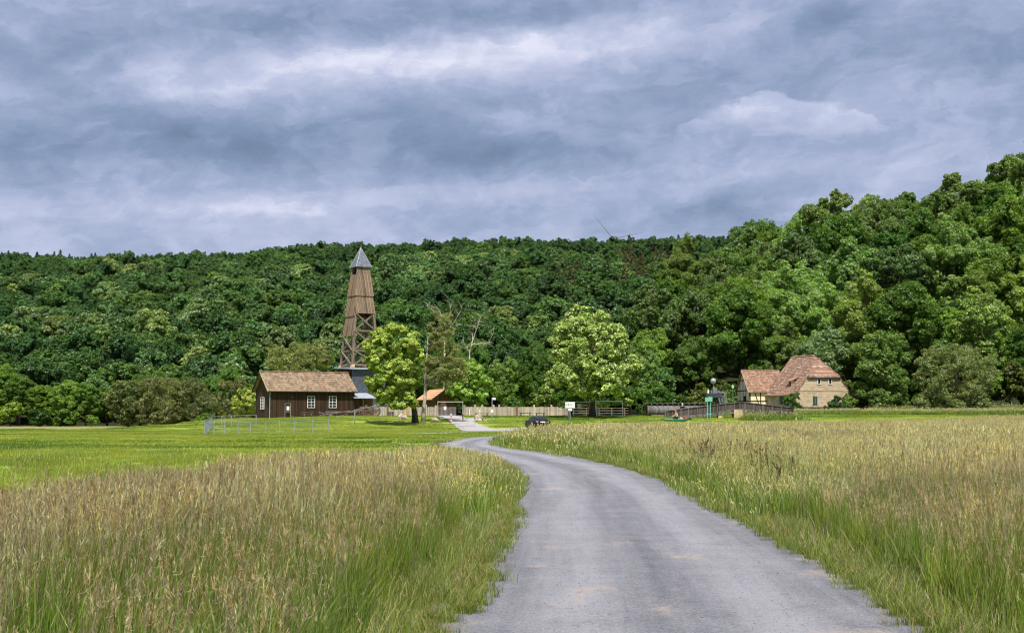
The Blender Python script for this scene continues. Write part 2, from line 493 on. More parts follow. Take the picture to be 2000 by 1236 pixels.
# ------------------------------------------------------------------ terrain
def sst(x, a, b):
    t = np.clip((np.asarray(x, float) - a) / (b - a), 0, 1)
    return t * t * (3 - 2 * t)

def lnoise(x, y, s, seed=0):
    """smooth value noise"""
    x = np.asarray(x, float) / s + 1000.0; y = np.asarray(y, float) / s + 1000.0
    xi, yi = np.floor(x), np.floor(y); fx, fy = x - xi, y - yi
    fx, fy = fx * fx * (3 - 2 * fx), fy * fy * (3 - 2 * fy)
    def h(a, b):
        v = np.sin(a * 127.1 + b * 311.7 + seed * 74.7) * 43758.5453
        return v - np.floor(v)
    return (h(xi, yi) * (1 - fx) + h(xi + 1, yi) * fx) * (1 - fy) + (h(xi, yi + 1) * (1 - fx) + h(xi + 1, yi + 1) * fx) * fy - .5

RIDGE_PX = [-900, 0, 130, 300, 500, 600, 800, 1000, 1200, 1480, 1700, 2000, 2900]
RIDGE_PY = [470, 474, 480, 480, 472, 461, 461, 456, 463, 456, 460, 470, 480]
RIGHT_PX = [1200, 1290, 1330, 1400, 1480, 1600, 1700, 1900, 2000, 2500]
RIGHT_PY = [811, 690, 590, 495, 458, 420, 388, 335, 286, 210]
def terr(x, y):
    x = np.asarray(x, float); y = np.asarray(y, float)
    px = 1000 + x / np.maximum(y, 1) * 2500
    h = 0.03 * lnoise(x, y, 6, 1) * sst(y, 20, 60)
    # museum plateau
    pl = (1.55 - .33 * sst(-x, 19, 32)) * sst(y, 126, 171) * sst(x, -50, -35)
    h = h + pl
    # mound in front of the barn
    h = h + 0.34 * np.exp(-((x + 25) / 11.0) ** 2 - ((y - 142) / 18.0) ** 2)
    # bank on the right, rising to the stone house
    h = h + 0.1 * sst(x, 18, 60) * sst(y, 80, 190)
    h = h + 1.5 * sst(x, 34, 46) * sst(y, 212, 230)
    h = h - 0.35 * sst(-x, 40, 70) * sst(y, 120, 230)
    # far hill
    ry = np.interp(px, RIDGE_PX, RIDGE_PY)
    Hf = (811 - ry) / 2500 * 700 - 13.5
    t = np.clip((y - 255) / 445.0, 0, 1)
    far = Hf * (t ** 0.93) + 5 * lnoise(x, y, 80, 3) * np.sin(np.pi * np.clip(t, 0, 1)) 
    far = np.where(y > 700, Hf - (y - 700) * .03, far)
    # near wooded slope on the right
    qy = np.interp(px, RIGHT_PX, RIGHT_PY)
    Hr = np.maximum((811 - qy) / 2500 * 370 - 25.5, 0)
    rt = Hr * sst(y, 248, 385)
    hill = np.maximum(np.where(y > 255, far, 0), rt) + 0.0
    return h + hill

def tz(x, y): return float(terr(x, y))

gxs = np.unique(np.concatenate([np.arange(-70, 70, 2.0), np.arange(-12, 14, .5), -70 - np.geomspace(4, 900, 40), 70 + np.geomspace(4, 900, 40)]))
gys = np.unique(np.concatenate([np.arange(-20, 270, 2.0), np.arange(0, 60, .5), 270 + np.geomspace(4, 1200, 70), [-40, -80, -160, -320]]))
GX, GY = np.meshgrid(gxs, gys)
GZ = terr(GX, GY)
nx, ny = len(gxs), len(gys)
gv = np.stack([GX, GY, GZ], -1).reshape(-1, 3)
ii = (np.arange(ny - 1)[:, None] * nx + np.arange(nx - 1)[None, :]).ravel()
gf = np.stack([ii, ii + 1, ii + nx + 1, ii + nx], -1)

def ground_mat():
    m = new_mat('meadow_ground'); P = posn(); x, y, z = sep(P)
    n_big = noise(P, .045, 5, .6); n_mid = noise(P, .35, 5, .65); n_f = noise(P, 6.0, 5, .7)
    # mown grass with long soft streaks of darker growth
    st = noise(xyz(x * .25, y * 1.0, 0.0), .16, 5, .6, .6)
    f = (n_big - .5) * .7 + (n_mid - .5) * .55 + (n_f - .5) * .5 + .5
    g = ramp(f, [(.0, (.120, .180, .024)), (.45, (.225, .300, .042)), (1.0, (.34, .40, .08))])
    g = mix(ss(st, .50, .66) * .55, g, (.090, .165, .014))
    # the far end of the field, gone to seed
    sd = ss(y, 150, 200) * (1.0 - ss(x, -46, -36))
    g = mix(sd * .75, g, mix(n_mid, (.18, .17, .07), (.30, .25, .14)))
    # soil and dead thatch under the tall meadow grass
    ca = m.node_tree.nodes.new('ShaderNodeAttribute'); ca.attribute_name = 'cover'
    g = mix(E(ca.outputs['Fac']), g, mix(n_f, (.055, .060, .022), (.16, .17, .06)))
    # forest floor under the trees
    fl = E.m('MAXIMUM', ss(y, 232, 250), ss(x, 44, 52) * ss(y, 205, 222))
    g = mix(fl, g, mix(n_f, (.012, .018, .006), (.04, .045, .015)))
    return principled(m, g, .95, bump=n_f + n_mid * .5, bstr=.6, bdist=.05, spec=.1)
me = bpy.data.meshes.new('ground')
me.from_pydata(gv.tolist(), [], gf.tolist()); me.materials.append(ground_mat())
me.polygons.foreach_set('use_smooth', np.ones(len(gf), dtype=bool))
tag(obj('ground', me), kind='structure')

# ------------------------------------------------------------------ road and paths
def catmull(P, n=10):
    P = [np.array(p, float) for p in P]; P = [2 * P[0] - P[1]] + P + [2 * P[-1] - P[-2]]; o_ = []
    for i in range(1, len(P) - 2):
        for k in range(n):
            t = k / n; a, b, c, d = P[i - 1], P[i], P[i + 1], P[i + 2]
            o_.append(.5 * ((2 * b) + (c - a) * t + (2 * a - 5 * b + 4 * c - d) * t * t + (3 * b - a - 3 * c + d) * t ** 3))
    o_.append(P[-2]); return np.array(o_)

def ribbon(name, pts, mat, lift=.02, ncross=8, n=14, jag=.07):
    """pts: (x, y, half width left, half width right)"""
    c = catmull(pts, n); d = np.gradient(c[:, :2], axis=0); d /= np.linalg.norm(d, axis=1)[:, None]
    nrm = np.stack([d[:, 1], -d[:, 0]], -1)
    s = np.concatenate([[0], np.cumsum(np.linalg.norm(np.diff(c[:, :2], axis=0), axis=1))])
    V_, UV = [], []
    for i in range(len(c)):
        for k in range(ncross + 1):
            t = k / ncross * 2 - 1
            w = (c[i, 2] if t < 0 else c[i, 3]) * t
            if k in (0, ncross): w += jag * 2 * float(lnoise(s[i], k * 3, .9, 5)) + jag * float(lnoise(s[i], k, .3, 9))
            x, y = c[i, 0] + nrm[i, 0] * w, c[i, 1] + nrm[i, 1] * w
            V_.append((x, y, tz(x, y) + lift)); UV.append((w, s[i]))
    F_ = []
    m_ = ncross + 1
    for i in range(len(c) - 1):
        for k in range(ncross): F_.append((i * m_ + k, i * m_ + k + 1, (i + 1) * m_ + k + 1, (i + 1) * m_ + k))
    me = bpy.data.meshes.new(name); me.from_pydata(V_, [], F_); me.materials.append(mat)
    uv = me.uv_layers.new(name='UVMap')
    for lp in me.loops: uv.data[lp.index].uv = UV[lp.vertex_index]
    for p in me.polygons: p.use_smooth = True
    o = tag(obj(name, me), kind='structure')
    return o, c, s

def road_mat(name, dark, light, sand, tracks=True):
    m = new_mat(name); P = posn(); x, y, z = sep(P)
    uvw = sep(coords('UV')); w, s = uvw[0], uvw[1]
    grit = noise(P, 48, 3, .8); grit2 = noise(P, 15, 4, .8); st = voro(P, 34)
    mid = noise(P, 1.2, 5, .65); streak = noise(xyz(w * 2.4, s * .12, 0.0), 1.6, 5, .6, .3)
    f = (grit - .5) * 2.0 + (grit2 - .5) * .8 + (mid - .5) * .70 + (streak - .5) * .80 + .47
    if tracks:
        wob = (noise(xyz(0.0, s * .07, 2.0), 1.0, 2, .5) - .5) * .5
        for c0 in (-.82, .78):
            q = (w - c0 + wob) * 2.4
            f = f + E.m('EXPONENT', q * q * -1.0) * .36
        q = (w + wob) * 3.2
        f = f - E.m('EXPONENT', q * q * -1.0) * .07
        f = f - ss(E.m('ABSOLUTE', w), 1.35, 1.95) * .12
    c = mix(E.m('ADD', f, 0, clamp=True), dark, light)
    sp = noise(xyz(w * .55, s * .35, 7.0), 1.3, 5, .65)
    c = mix(ss(sp, .57, .67) * .60, c, sand)
    c = mix(ss(E.m('ABSOLUTE', w) + (mid - .5) * .9, 1.62, 2.02) * .6, c, tuple(v * .55 for v in sand))
    c = mix(ss(st, .0, .22), mix(.35, c, (.40, .40, .42)), c)
    return principled(m, c, .92, bump=grit + grit2 * .8 + st * .6, bstr=.9, bdist=.018, spec=.2)
M['road'] = road_mat('grey_gravel', (.088, .090, .105), (.300, .298, .325), (.40, .33, .27))
M['path'] = road_mat('pale_gravel', (.27, .26, .26), (.47, .455, .44), (.5, .42, .36), tracks=False)

ROAD = [(1.2, -14), (1.2, -6), (1.2, 2), (1.33, 9.7), (1.6, 14.8), (1.8, 21.8), (2.0, 30), (1.85, 38), (1.2, 46), (.1, 54),
        (-1.35, 62), (-2.35, 70), (-2.6, 78), (-2.2, 86), (-1.0, 96), (.6, 107), (2.0, 118), (2.6, 128), (2.6, 137)]
road_o, RC, RS = ribbon('road', [(x, y, 1.98, 1.95) for x, y in ROAD], M['road'], .025, 12, 24)
ribbon('path', [(-8.6, 113, .5, .5), (-6.5, 117, 1.2, 1.2), (-4.0, 124, 2.0, 2.0), (-1.2, 132, 2.6, 2.2), (1.6, 136, 2.6, 2.4), (4.6, 136, 3.0, 3.0), (8, 136, 2.4, 2), (11, 137, .6, .4)], M['path'], .05, 10, 12, .2)
ribbon('path', [(-2.6, 129, 2.4, 2.4), (-4.3, 138, 1.6, 1.9), (-5.8, 148, 1.2, 1.6), (-7.2, 158, 1.1, 1.5), (-8.2, 166, 1.4, 1.5), (-8.6, 171, 1.5, 1.4)], M['path'], .075, 8, 12, .15)
ribbon('path', [(-5.0, 141, .9, .9), (-5.3, 150, 1.1, .9), (-5.0, 155, 1.0, .7), (-4.3, 159, .5, .4)], M['path'], .095, 6, 10, .12)

def road_dist(x, y):
    """signed-ish distance to the road centre line"""
    x = np.asarray(x, float); y = np.asarray(y, float)
    d = np.full(x.shape, 1e9); sd = np.zeros(x.shape)
    for i in range(0, len(RC), 3):
        q = np.hypot(x - RC[i, 0], y - RC[i, 1]); better = q < d
        d = np.where(better, q, d); sd = np.where(better, x - RC[i, 0], sd)
    return d, sd

# ------------------------------------------------------------------ scatter: one object of countless instances
def scatter(name, pts, rot, scl, idx, protos, label=None):
    me = bpy.data.meshes.new(name); n = len(pts)
    me.vertices.add(n); me.vertices.foreach_set('co', np.asarray(pts, np.float32).ravel())
    for nm, arr in (('rot', rot), ('scl', scl)):
        a = me.attributes.new(nm, 'FLOAT_VECTOR', 'POINT'); a.data.foreach_set('vector', np.asarray(arr, np.float32).ravel())
    a = me.attributes.new('idx', 'INT', 'POINT'); a.data.foreach_set('value', np.asarray(idx, np.int32))
    o = obj(name, me)
    c = bpy.data.collections.new(name + '_kinds')
    for i, p in enumerate(protos):
        q = bpy.data.objects.new('%s_kind_%02d' % (name, i), p); c.objects.link(q)
    ng = bpy.data.node_groups.new(name, 'GeometryNodeTree')
    ng.interface.new_socket('Geometry', in_out='INPUT', socket_type='NodeSocketGeometry')
    ng.interface.new_socket('Geometry', in_out='OUTPUT', socket_type='NodeSocketGeometry')
    gi = ng.nodes.new('NodeGroupInput'); go = ng.nodes.new('NodeGroupOutput')
    ip = ng.nodes.new('GeometryNodeInstanceOnPoints')
    ci = ng.nodes.new('GeometryNodeCollectionInfo'); ci.inputs['Collection'].default_value = c
    ci.inputs['Separate Children'].default_value = True; ci.inputs['Reset Children'].default_value = True
    def named(nm, t):
        k = ng.nodes.new('GeometryNodeInputNamedAttribute'); k.data_type = t; k.inputs['Name'].default_value = nm
        return [q for q in k.outputs if q.enabled and q.name == 'Attribute'][0]
    ng.links.new(gi.outputs[0], ip.inputs['Points']); ng.links.new(ci.outputs[0], ip.inputs['Instance'])
    ip.inputs['Pick Instance'].default_value = True
    ng.links.new(named('idx', 'INT'), ip.inputs['Instance Index'])
    er = ng.nodes.new('FunctionNodeEulerToRotation'); ng.links.new(named('rot', 'FLOAT_VECTOR'), er.inputs[0])
    ng.links.new(er.outputs[0], ip.inputs['Rotation'])
    ng.links.new(named('scl', 'FLOAT_VECTOR'), ip.inputs['Scale'])
    ng.links.new(ip.outputs[0], go.inputs[0])
    md = o.modifiers.new('scatter', 'NODES'); md.node_group = ng
    return tag(o, label, None, None, 'stuff')

# ------------------------------------------------------------------ grass
def grass_proto(name, rng, nb, rad, h0, h1, w, greens, straw=.1, heads=0, head_cols=None, head_len=.14, lean=.25, head_w=.01, nflake=9):
    def strips(n, h, w_, lean_, cols):
        a = rng.uniform(0, 2 * np.pi, n); rr = rad * np.sqrt(rng.uniform(0, 1, n))
        b = np.stack([rr * np.cos(a), rr * np.sin(a), np.zeros(n)], -1)
        la = rng.uniform(0, 2 * np.pi, n) ; ld = np.stack([np.cos(la) + .35, np.sin(la) * .8, np.zeros(n)], -1)
        lm = rng.uniform(.1, 1, n)[:, None] * lean_ * h[:, None]
        fa = rng.uniform(0, np.pi, n); side = np.stack([np.cos(fa), np.sin(fa) * .35, np.zeros(n)], -1)
        lv = []
        for t, wt_ in ((0, 1), (.4, .85), (.75, .55), (1.0, .08)):
            p = b + np.array([0, 0, 1]) * (h * (t - .12 * t * t * lean_ * 2))[:, None] + ld * lm * t ** 2.0
            lv.append((p - side * w_ * wt_ / 2, p + side * w_ * wt_ / 2, p))
        Q, Cc = [], []
        for k in range(3):
            q = np.stack([lv[k][0], lv[k][1], lv[k + 1][1], lv[k + 1][0]], 1); Q.append(q.reshape(-1, 3))
            Cc.append(np.repeat(cols, 4, axis=0))
        return np.concatenate(Q), np.concatenate(Cc), lv
    g = np.array(greens); cc = g[rng.integers(0, len(g), nb)] * rng.uniform(.75, 1.3, (nb, 1))
    st = rng.uniform(0, 1, nb) < straw
    cc[st] = np.array((.37, .40, .17)) * rng.uniform(.7, 1.2, (st.sum(), 1))
    Vb, Cb, _ = strips(nb, rng.uniform(h0, h1, nb), w, lean, cc)
    if heads:
        hc = np.array(head_cols)[rng.integers(0, len(head_cols), heads)] * rng.uniform(.7, 1.3, (heads, 1))
        hh = rng.uniform(h1 * .85, h1 * 1.25, heads)
        Vs, Cs, lv = strips(heads, hh, w * .5, lean * .8, hc * .8 + np.array((.05, .09, .01)) * .4)
        top = lv[3][2]; low = lv[2][2]; d = top - low; d /= np.linalg.norm(d, axis=1)[:, None] + 1e-9
        Vh, Ch = [], []
        for k in range(nflake):
            t = k / nflake
            c = top - d * head_len * t * rng.uniform(.8, 1.2, (heads, 1)) + rng.normal(0, head_w * .8, (heads, 3))
            dr = d + rng.normal(0, .45, (heads, 3)); dr /= np.linalg.norm(dr, axis=1)[:, None]
            s2 = np.cross(dr, rng.normal(0, 1, (heads, 3))); s2 /= np.linalg.norm(s2, axis=1)[:, None]
            L_ = head_len * .22; W_ = head_w
            q = np.stack([c - dr * L_, c - s2 * W_, c + dr * L_, c + s2 * W_], 1)
            Vh.append(q.reshape(-1, 3)); Ch.append(np.repeat(hc, 4, axis=0))
        Vb = np.concatenate([Vb, Vs] + Vh); Cb = np.concatenate([Cb, Cs] + Ch)
    return quad_mesh(name, Vb, Cb, M['grass'])

GREEN = [(.130, .215, .028), (.170, .260, .036), (.105, .175, .030), (.215, .295, .055)]
DULL = [(0.1998, 0.2467, 0.065), (0.2484, 0.2835, 0.09), (0.1674, 0.2205, 0.05)]
HEADS = [(0.3637, 0.3028, 0.1895), (0.4408, 0.3947, 0.2394), (0.3086, 0.2541, 0.1646), (0.4959, 0.465, 0.2793)]
TAN = [(0.5775, 0.5817, 0.3068), (0.5054, 0.4954, 0.2573), (0.6394, 0.657, 0.3661), (0.4538, 0.4147, 0.2474)]
rng = np.random.default_rng(7)
near, mid_, far_ = [], [], []
for k in range(3): near.append(grass_proto('g', rng, 95, .22, .35, .78, .0085, GREEN, .07, 9, HEADS, .10, .30, .0022, 12))
for k in range(3): near.append(grass_proto('g', rng, 85, .22, .30, .66, .0075, GREEN + DULL, .14, 34, HEADS + TAN, .13, .28, .0024, 13))
for k in range(3): near.append(grass_proto('g', rng, 105, .22, .30, .62, .007, DULL + GREEN, .16, 52, HEADS, .15, .28, .0027, 14))
for k in range(2): near.append(grass_proto('g', rng, 90, .20, .08, .30, .007, GREEN + DULL, .16, 3, HEADS, .07, .7, .002))
for k in range(3): mid_.append(grass_proto('g', rng, 150, .5, .35, .75, .017, GREEN, .12, 14, TAN, .12, .3, .0045))
for k in range(3): mid_.append(grass_proto('g', rng, 130, .5, .30, .62, .015, GREEN + DULL, .25, 62, HEADS + TAN + TAN, .15, .3, .0046, 12))
for k in range(3): mid_.append(grass_proto('g', rng, 145, .5, .30, .60, .014, DULL, .3, 100, HEADS + HEADS + TAN, .16, .3, .0052, 11))
for k in range(2): mid_.append(grass_proto('g', rng, 120, .45, .08, .28, .014, GREEN, .22, 2, TAN, .07, .6, .007))
for k in range(3): far_.append(grass_proto('g', rng, 170, 1.0, .35, .72, .04, GREEN, .12, 12, TAN, .14, .3, .018))
for k in range(3): far_.append(grass_proto('g', rng, 150, 1.0, .32, .66, .035, GREEN + DULL, .25, 50, TAN + TAN + HEADS, .18, .3, .012, 9))
for k in range(3): far_.append(grass_proto('g', rng, 110, 1.0, .30, .62, .035, DULL, .35, 62, HEADS + TAN, .20, .3, .012, 9))
for k in range(2): far_.append(grass_proto('g', rng, 120, .9, .08, .25, .03, GREEN, .2, 2, TAN, .07, .6, .012))

def in_view(x, y, pad=2.5): return (np.abs(x) < .44 * y + pad)

LB = np.array([(-40, 5), (-12, 11), (-6.3, 15.4), (-5.3, 17.6), (-4.5, 21.0), (-3.9, 25.5), (-3.2, 30.5), (-2.5, 33.5), (-1.4, 36), (-.2, 37), (2, 38)])
def left_meadow(x, y):
    ok = y < np.interp(x, LB[:, 0], LB[:, 1] + .0) + .9 * lnoise(x, y, 1.5, 4)
    return ok
RBX = np.array([-3, -.6, 1.2, 3, 5.2, 7, 9, 22, 34, 60, 90]); RBY = np.array([80, 83, 88, 89, 94, 104, 115, 121, 134, 149, 150])
def right_meadow(x, y): return y < np.interp(x, RBX, RBY) + 2.5 * lnoise(x, y, 5, 6)

_gx, _gy = GX.ravel(), GY.ravel(); _d, _sd = road_dist(_gx, _gy)
_cov = (((_sd < 0) & left_meadow(_gx, _gy)) | ((_sd >= 0) & right_meadow(_gx, _gy))).astype(np.float32)
_ga = bpy.data.objects['ground'].data.attributes.new('cover', 'FLOAT', 'POINT'); _ga.data.foreach_set('value', _cov)
def meadow(name, y0, y1, dens, protos, seed, label):
    rg = np.random.default_rng(seed)
    W = .44 * y1 + 2.5; n = int(dens * 2 * W * (y1 - y0))
    x = rg.uniform(-W, W, n); y = rg.uniform(y0, y1, n)
    d, sd = road_dist(x, y)
    keep = in_view(x, y) & (d > 1.93 + np.where(sd < 0, .14, 0) + .28 * lnoise(x, y, .9, 2) + .20 * lnoise(x, y, .3, 3))
    L_ = keep & (sd < 0) & left_meadow(x, y); R_ = keep & (sd >= 0) & right_meadow(x, y)
    k = L_ | R_; x, y, d, sd, R_ = x[k], y[k], d[k], sd[k], R_[k]
    e = d - 1.95                                    # distance in from the verge
    nz = lnoise(x, y, 3.0, 11) + .6 * lnoise(x, y, .9, 12) + rg.normal(0, .12, len(x))
    seedy = np.where(R_, sst(e, 1.7, 6.4) * .80, sst(e, .8, 3.8) * .82) + nz * .7
    seedy = np.where((~R_) & (y < 11) & (e < 3.0), seedy - .35, seedy)
    cls = np.where(seedy < .34, 0, np.where(seedy < .74, 3, 6)) + rg.integers(0, 3, len(x))
    cls = np.where(R_ & (cls >= 6) & (rg.uniform(0, 1, len(x)) < .7), cls - 3, cls)
    vg = e < .46 + np.where(R_, 0, .12) + .25 * nz
    cls = np.where(vg, 9 + rg.integers(0, 2, len(x)), cls)
    h = (.82 + .38 * sst(e, .3, 2.2)) * (1 + .35 * nz) * rg.uniform(.85, 1.15, len(x))
    h = np.where((~R_), h * np.interp(y, [20, 30, 37], [1, .92, .70]), h)
    h = np.where(vg, rg.uniform(.7, 1.3, len(x)), h)
    scl = np.stack([rg.uniform(.9, 1.2, len(x))] * 2 + [h], -1)
    rot = np.stack([rg.normal(0, .05, len(x)), rg.normal(.04, .05, len(x)), rg.uniform(-.9, .9, len(x)) + np.pi * (rg.uniform(0, 1, len(x)) < .35)], -1)
    pts = np.stack([x, y, terr(x, y) - .01], -1)
    return scatter(name, pts, rot, scl, cls, protos, label)
meadow('tall_grass', 4.5, 19, 26, near, 21, 'tall seeding meadow grass beside the near stretch of road')
meadow('tall_grass', 19, 50, 7.5, mid_, 22, 'tall seeding meadow grass along the middle stretch of road')
meadow('tall_grass', 50, 185, 1.9, far_, 23, 'tan seeding meadow grass far down the right side of the road')

# mown field and museum lawn
lawn_p = []
LG = [(.220, .295, .042), (.270, .345, .052), (.180, .250, .036), (.320, .385, .085)]
for k in range(3): lawn_p.append(grass_proto('l', rng, 230, .7, .05, .13, .018, LG, .03, 0, None, .1, .5))
for k in range(2): lawn_p.append(grass_proto('l', rng, 190, .7, .08, .22, .016, LG, .06, 3, TAN, .06, .4, .006))
for k in range(3): lawn_p.append(grass_proto('l', rng, 210, 1.5, .06, .14, .05, LG, .04, 0, None, .1, .5))
LGD = [(.120, .205, .026), (.150, .245, .034), (.095, .165, .022)]
LGY = [(.34, .40, .075), (.40, .44, .10), (.29, .36, .06)]
for c_ in (LGD, LGY): lawn_p.append(grass_proto('l', rng, 230, .75, .05, .15, .018, c_, .04, 0, None, .1, .5))
for c_ in (LGD, LGY): lawn_p.append(grass_proto('l', rng, 210, 1.5, .06, .15, .05, c_, .05, 0, None, .1, .5))
def lawn(name, y0, y1, dens, kinds, seed, label, xlim=None):
    rg = np.random.default_rng(seed)
    W = .44 * y1 + 2.5; n = int(dens * 2 * W * (y1 - y0))
    x = rg.uniform(-W, W, n); y = rg.uniform(y0, y1, n)
    d, sd = road_dist(x, y)
    keep = in_view(x, y) & (d > 2.2) & (((sd < 0) & ~left_meadow(x, y + .4)) | ((sd >= 0) & ~right_meadow(x, y - .5)))
    onp = ((np.abs(y - np.interp(x, [-9, -4, 2, 11], [112, 125, 138.5, 141.5])) < 4.2) & (x > -9) & (x < 11)) | \
          ((np.abs(x - np.interp(y, [128, 148, 172], [-2.6, -5.7, -8.6])) < 2.3) & (y > 128) & (y < 173))
    keep &= ~onp & ~((y > 171) & (x > -37) & (x < 20))
    keep &= ~((y > 150) & (x < -38)) 
    x, y = x[keep], y[keep]; n = len(x)
    nz = lnoise(x, y, 4, 31)
    scl = np.stack([rg.uniform(.9, 1.3, n)] * 2 + [rg.uniform(.7, 1.3, n) * (1 + nz)], -1)
    rot = np.stack([np.zeros(n), np.zeros(n), rg.uniform(0, 6.28, n)], -1)
    kk = rg.choice(kinds, n)
    # broad streaks of darker growth and yellower patches
    band = lnoise(x * .35 + y * .25, y, 6.0, 51) + .5 * lnoise(x, y, 2.5, 52) + rg.normal(0, .10, n)
    big_ = kinds[0] >= 5
    kk = np.where(band < -.22, 10 if big_ else 8, np.where(band > .30, 11 if big_ else 9, kk))
    return scatter(name, np.stack([x, y, terr(x, y) - .005], -1), rot, scl, kk, lawn_p, label)
lawn('lawn', 12, 60, 1.5, [0, 1, 2, 3, 4], 31, 'short mown grass of the field left of the road')
lawn('lawn', 60, 200, .42, [5, 6, 7], 32, 'short mown grass around the museum buildings')

# ------------------------------------------------------------------ foliage
def unit(v): return v / (np.linalg.norm(v, axis=-1, keepdims=True) + 1e-9)

def leaf_quads(rg, P, N, size, asp=.6, spread=.55):
    n = len(P)
    N = unit(N + rg.normal(0, spread, (n, 3)))
    t = unit(np.cross(N, rg.normal(0, 1, (n, 3)))); b = np.cross(N, t)
    s = (size * rg.uniform(.65, 1.35, n))[:, None]
    q = np.stack([P - t * s * .5, P + b * s * asp * .5 - N * s * .08, P + t * s * .5 - N * s * .12, P - b * s * asp * .5 - N * s * .08], 1)
    return q.reshape(-1, 3)

def lobes_of(rg, n, rx, rz, cz, lr=(.26, .42), shape='oval', sq=1.0, cx=0.0):
    o_ = []
    while len(o_) < n:
        d = unit(rg.normal(0, 1, 3)); t = rg.uniform(.35, .78)
        if d[2] < -.75 and rg.uniform() < .7: continue
        z = d[2] * t; k = 1.0
        if shape == 'dome': k = .72 + .45 * (1 - (z + 1) / 2)
        if shape == 'egg': k = 1.12 - .45 * (z + .2)
        r = rx * rg.uniform(*lr)
        o_.append((np.array([cx + d[0] * t * rx * k, d[1] * t * rx * k * sq, cz + z * rz]), r))
    return o_

def crown(name, rg, lobes, nsub, nleaf, leaf, cols, pale=None, pale_f=0.0, asp=.6, spread=.55, mat='leaf', flat=.85):
    Vs, Cs = [], []
    cols = np.array(cols)
    cen = np.mean([c for c, r in lobes], axis=0)
    for c, r in lobes:
        d = unit(rg.normal(0, 1, (nsub, 3)) + np.array([0, 0, .25]) + .35 * unit(c - cen))
        sc_ = c + d * r * rg.uniform(.55, .95, (nsub, 1)) * np.array([1, 1, flat])
        sr = r * rg.uniform(.26, .46, nsub)
        base = cols[rg.integers(0, len(cols), nsub)] * rg.uniform(.78, 1.22, (nsub, 1))
        e = unit(rg.normal(0, 1, (nsub, nleaf, 3)) + .55 * d[:, None, :] + np.array([0, 0, .2]))
        P = sc_[:, None, :] + e * (sr[:, None] * rg.uniform(.6, 1.12, (nsub, nleaf)))[..., None] * np.array([1, 1, .8])
        N = unit(e * .8 + d[:, None, :] * .5 + np.array([0, 0, .35]))
        P = P.reshape(-1, 3); N = N.reshape(-1, 3); n = len(P)
        cc = np.repeat(base, nleaf, axis=0) * rg.uniform(.75, 1.25, (n, 1))
        if pale is not None:
            k = rg.uniform(0, 1, n) < pale_f; cc[k] = np.array(pale) * rg.uniform(.8, 1.2, (k.sum(), 1))
        Vs.append(leaf_quads(rg, P, N, leaf, asp, spread)); Cs.append(np.repeat(cc, 4, axis=0))
    return quad_mesh(name, np.concatenate(Vs), np.concatenate(Cs), M[mat])

def trunk_mb(rg, lobes, h, r0, lean=(0, 0), base=(0, 0, 0), nb=12, split=.35, top=.8, mi=0):
    mb = MB(); b = Vector(base)
    pts = []; K = 7
    for i in range(K + 1):
        t = i / K
        pts.append(b + Vector((lean[0] * t + .12 * r0 * rg.normal(), lean[1] * t + .12 * r0 * rg.normal(), h * top * t - (.3 if i == 0 else 0))))
    mb.tube(pts, [r0 * (1.35 if i == 0 else 1) * (1 - .75 * i / K) for i in range(K + 1)], 9, mi)
    ls = sorted(lobes, key=lambda q: rg.uniform())[:nb]
    for c, r in ls:
        c = Vector(c); zt = max(split * h, min(top * h * .95, c.z - .35 * math.hypot(c.x, c.y) - .5))
        t = zt / (h * top); i = min(int(t * K), K - 1)
        st = pts[i].lerp(pts[i + 1], t * K - i)
        mid = st.lerp(c, .5) + Vector((rg.normal() * .2, rg.normal() * .2, -.08 * (c - st).length))
        rr = r0 * (1 - .75 * t) * .5
        mb.tube([st, mid, c], [rr, rr * .6, rr * .15], 6, mi, cap=False)
        for q in range(3):
            e = c + Vector((rg.normal(), rg.normal(), rg.normal())) * r * .5
            mb.tube([mid.lerp(c, .3 + .2 * q), e], [rr * .35, rr * .06], 4, mi, cap=False)
    return mb

# kinds of tree
G_DARK = [(0.066, 0.1552, 0.0168), (0.0816, 0.1782, 0.0189), (0.054, 0.1323, 0.0168)]
G_MID = [(0.102, 0.2127, 0.0189), (0.126, 0.2415, 0.0231), (0.0816, 0.1782, 0.0189)]
G_LITE = [(0.162, 0.2875, 0.0336), (0.198, 0.3277, 0.0441), (0.126, 0.2415, 0.0294)]
G_YEL = [(.115, .150, .022), (.150, .180, .028), (.090, .125, .020)]
G_OLI = [(.115, .125, .040), (.090, .105, .034), (.145, .145, .055)]
PALE = (.36, .46, .26)
rg = np.random.default_rng(12)
def kind(name, h, rx, rz, nl, nsub, nleaf, leaf, cols, shape='oval', pale=None, pf=0, lr=(.26, .42), r0=.35, asp=.6, bark='bark'):
    lobes = lobes_of(rg, nl, rx, rz, h - rz, lr, shape)
    cm = crown('crown', rg, lobes, nsub, nleaf, leaf, cols, pale, pf, asp)
    t = trunk_mb(rg, lobes, h, r0, nb=10)
    o = t.build('trunk', M[bark], smooth=True); tm = o.data; bpy.data.objects.remove(o)
    return cm, tm, h
BIG = [
    kind('k0', 22, 7.4, 10.6, 60, 18, 66, .34, G_MID, pale=PALE, pf=.05, lr=(.17, .30)),
    kind('k1', 24, 7.6, 11.6, 64, 18, 66, .34, G_LITE, pale=PALE, pf=.20, shape='egg', lr=(.15, .28)),
    kind('k2', 20, 7.0, 9.7, 58, 18, 66, .34, G_DARK, shape='dome', lr=(.17, .32)),
    kind('k3', 23, 6.8, 11.2, 60, 18, 66, .33, G_MID, pale=PALE, pf=.24, lr=(.15, .28)),
    kind('k4', 19, 6.8, 9.3, 58, 18, 66, .34, G_LITE, pale=(.26, .36, .09), pf=.12, lr=(.17, .30)),
]
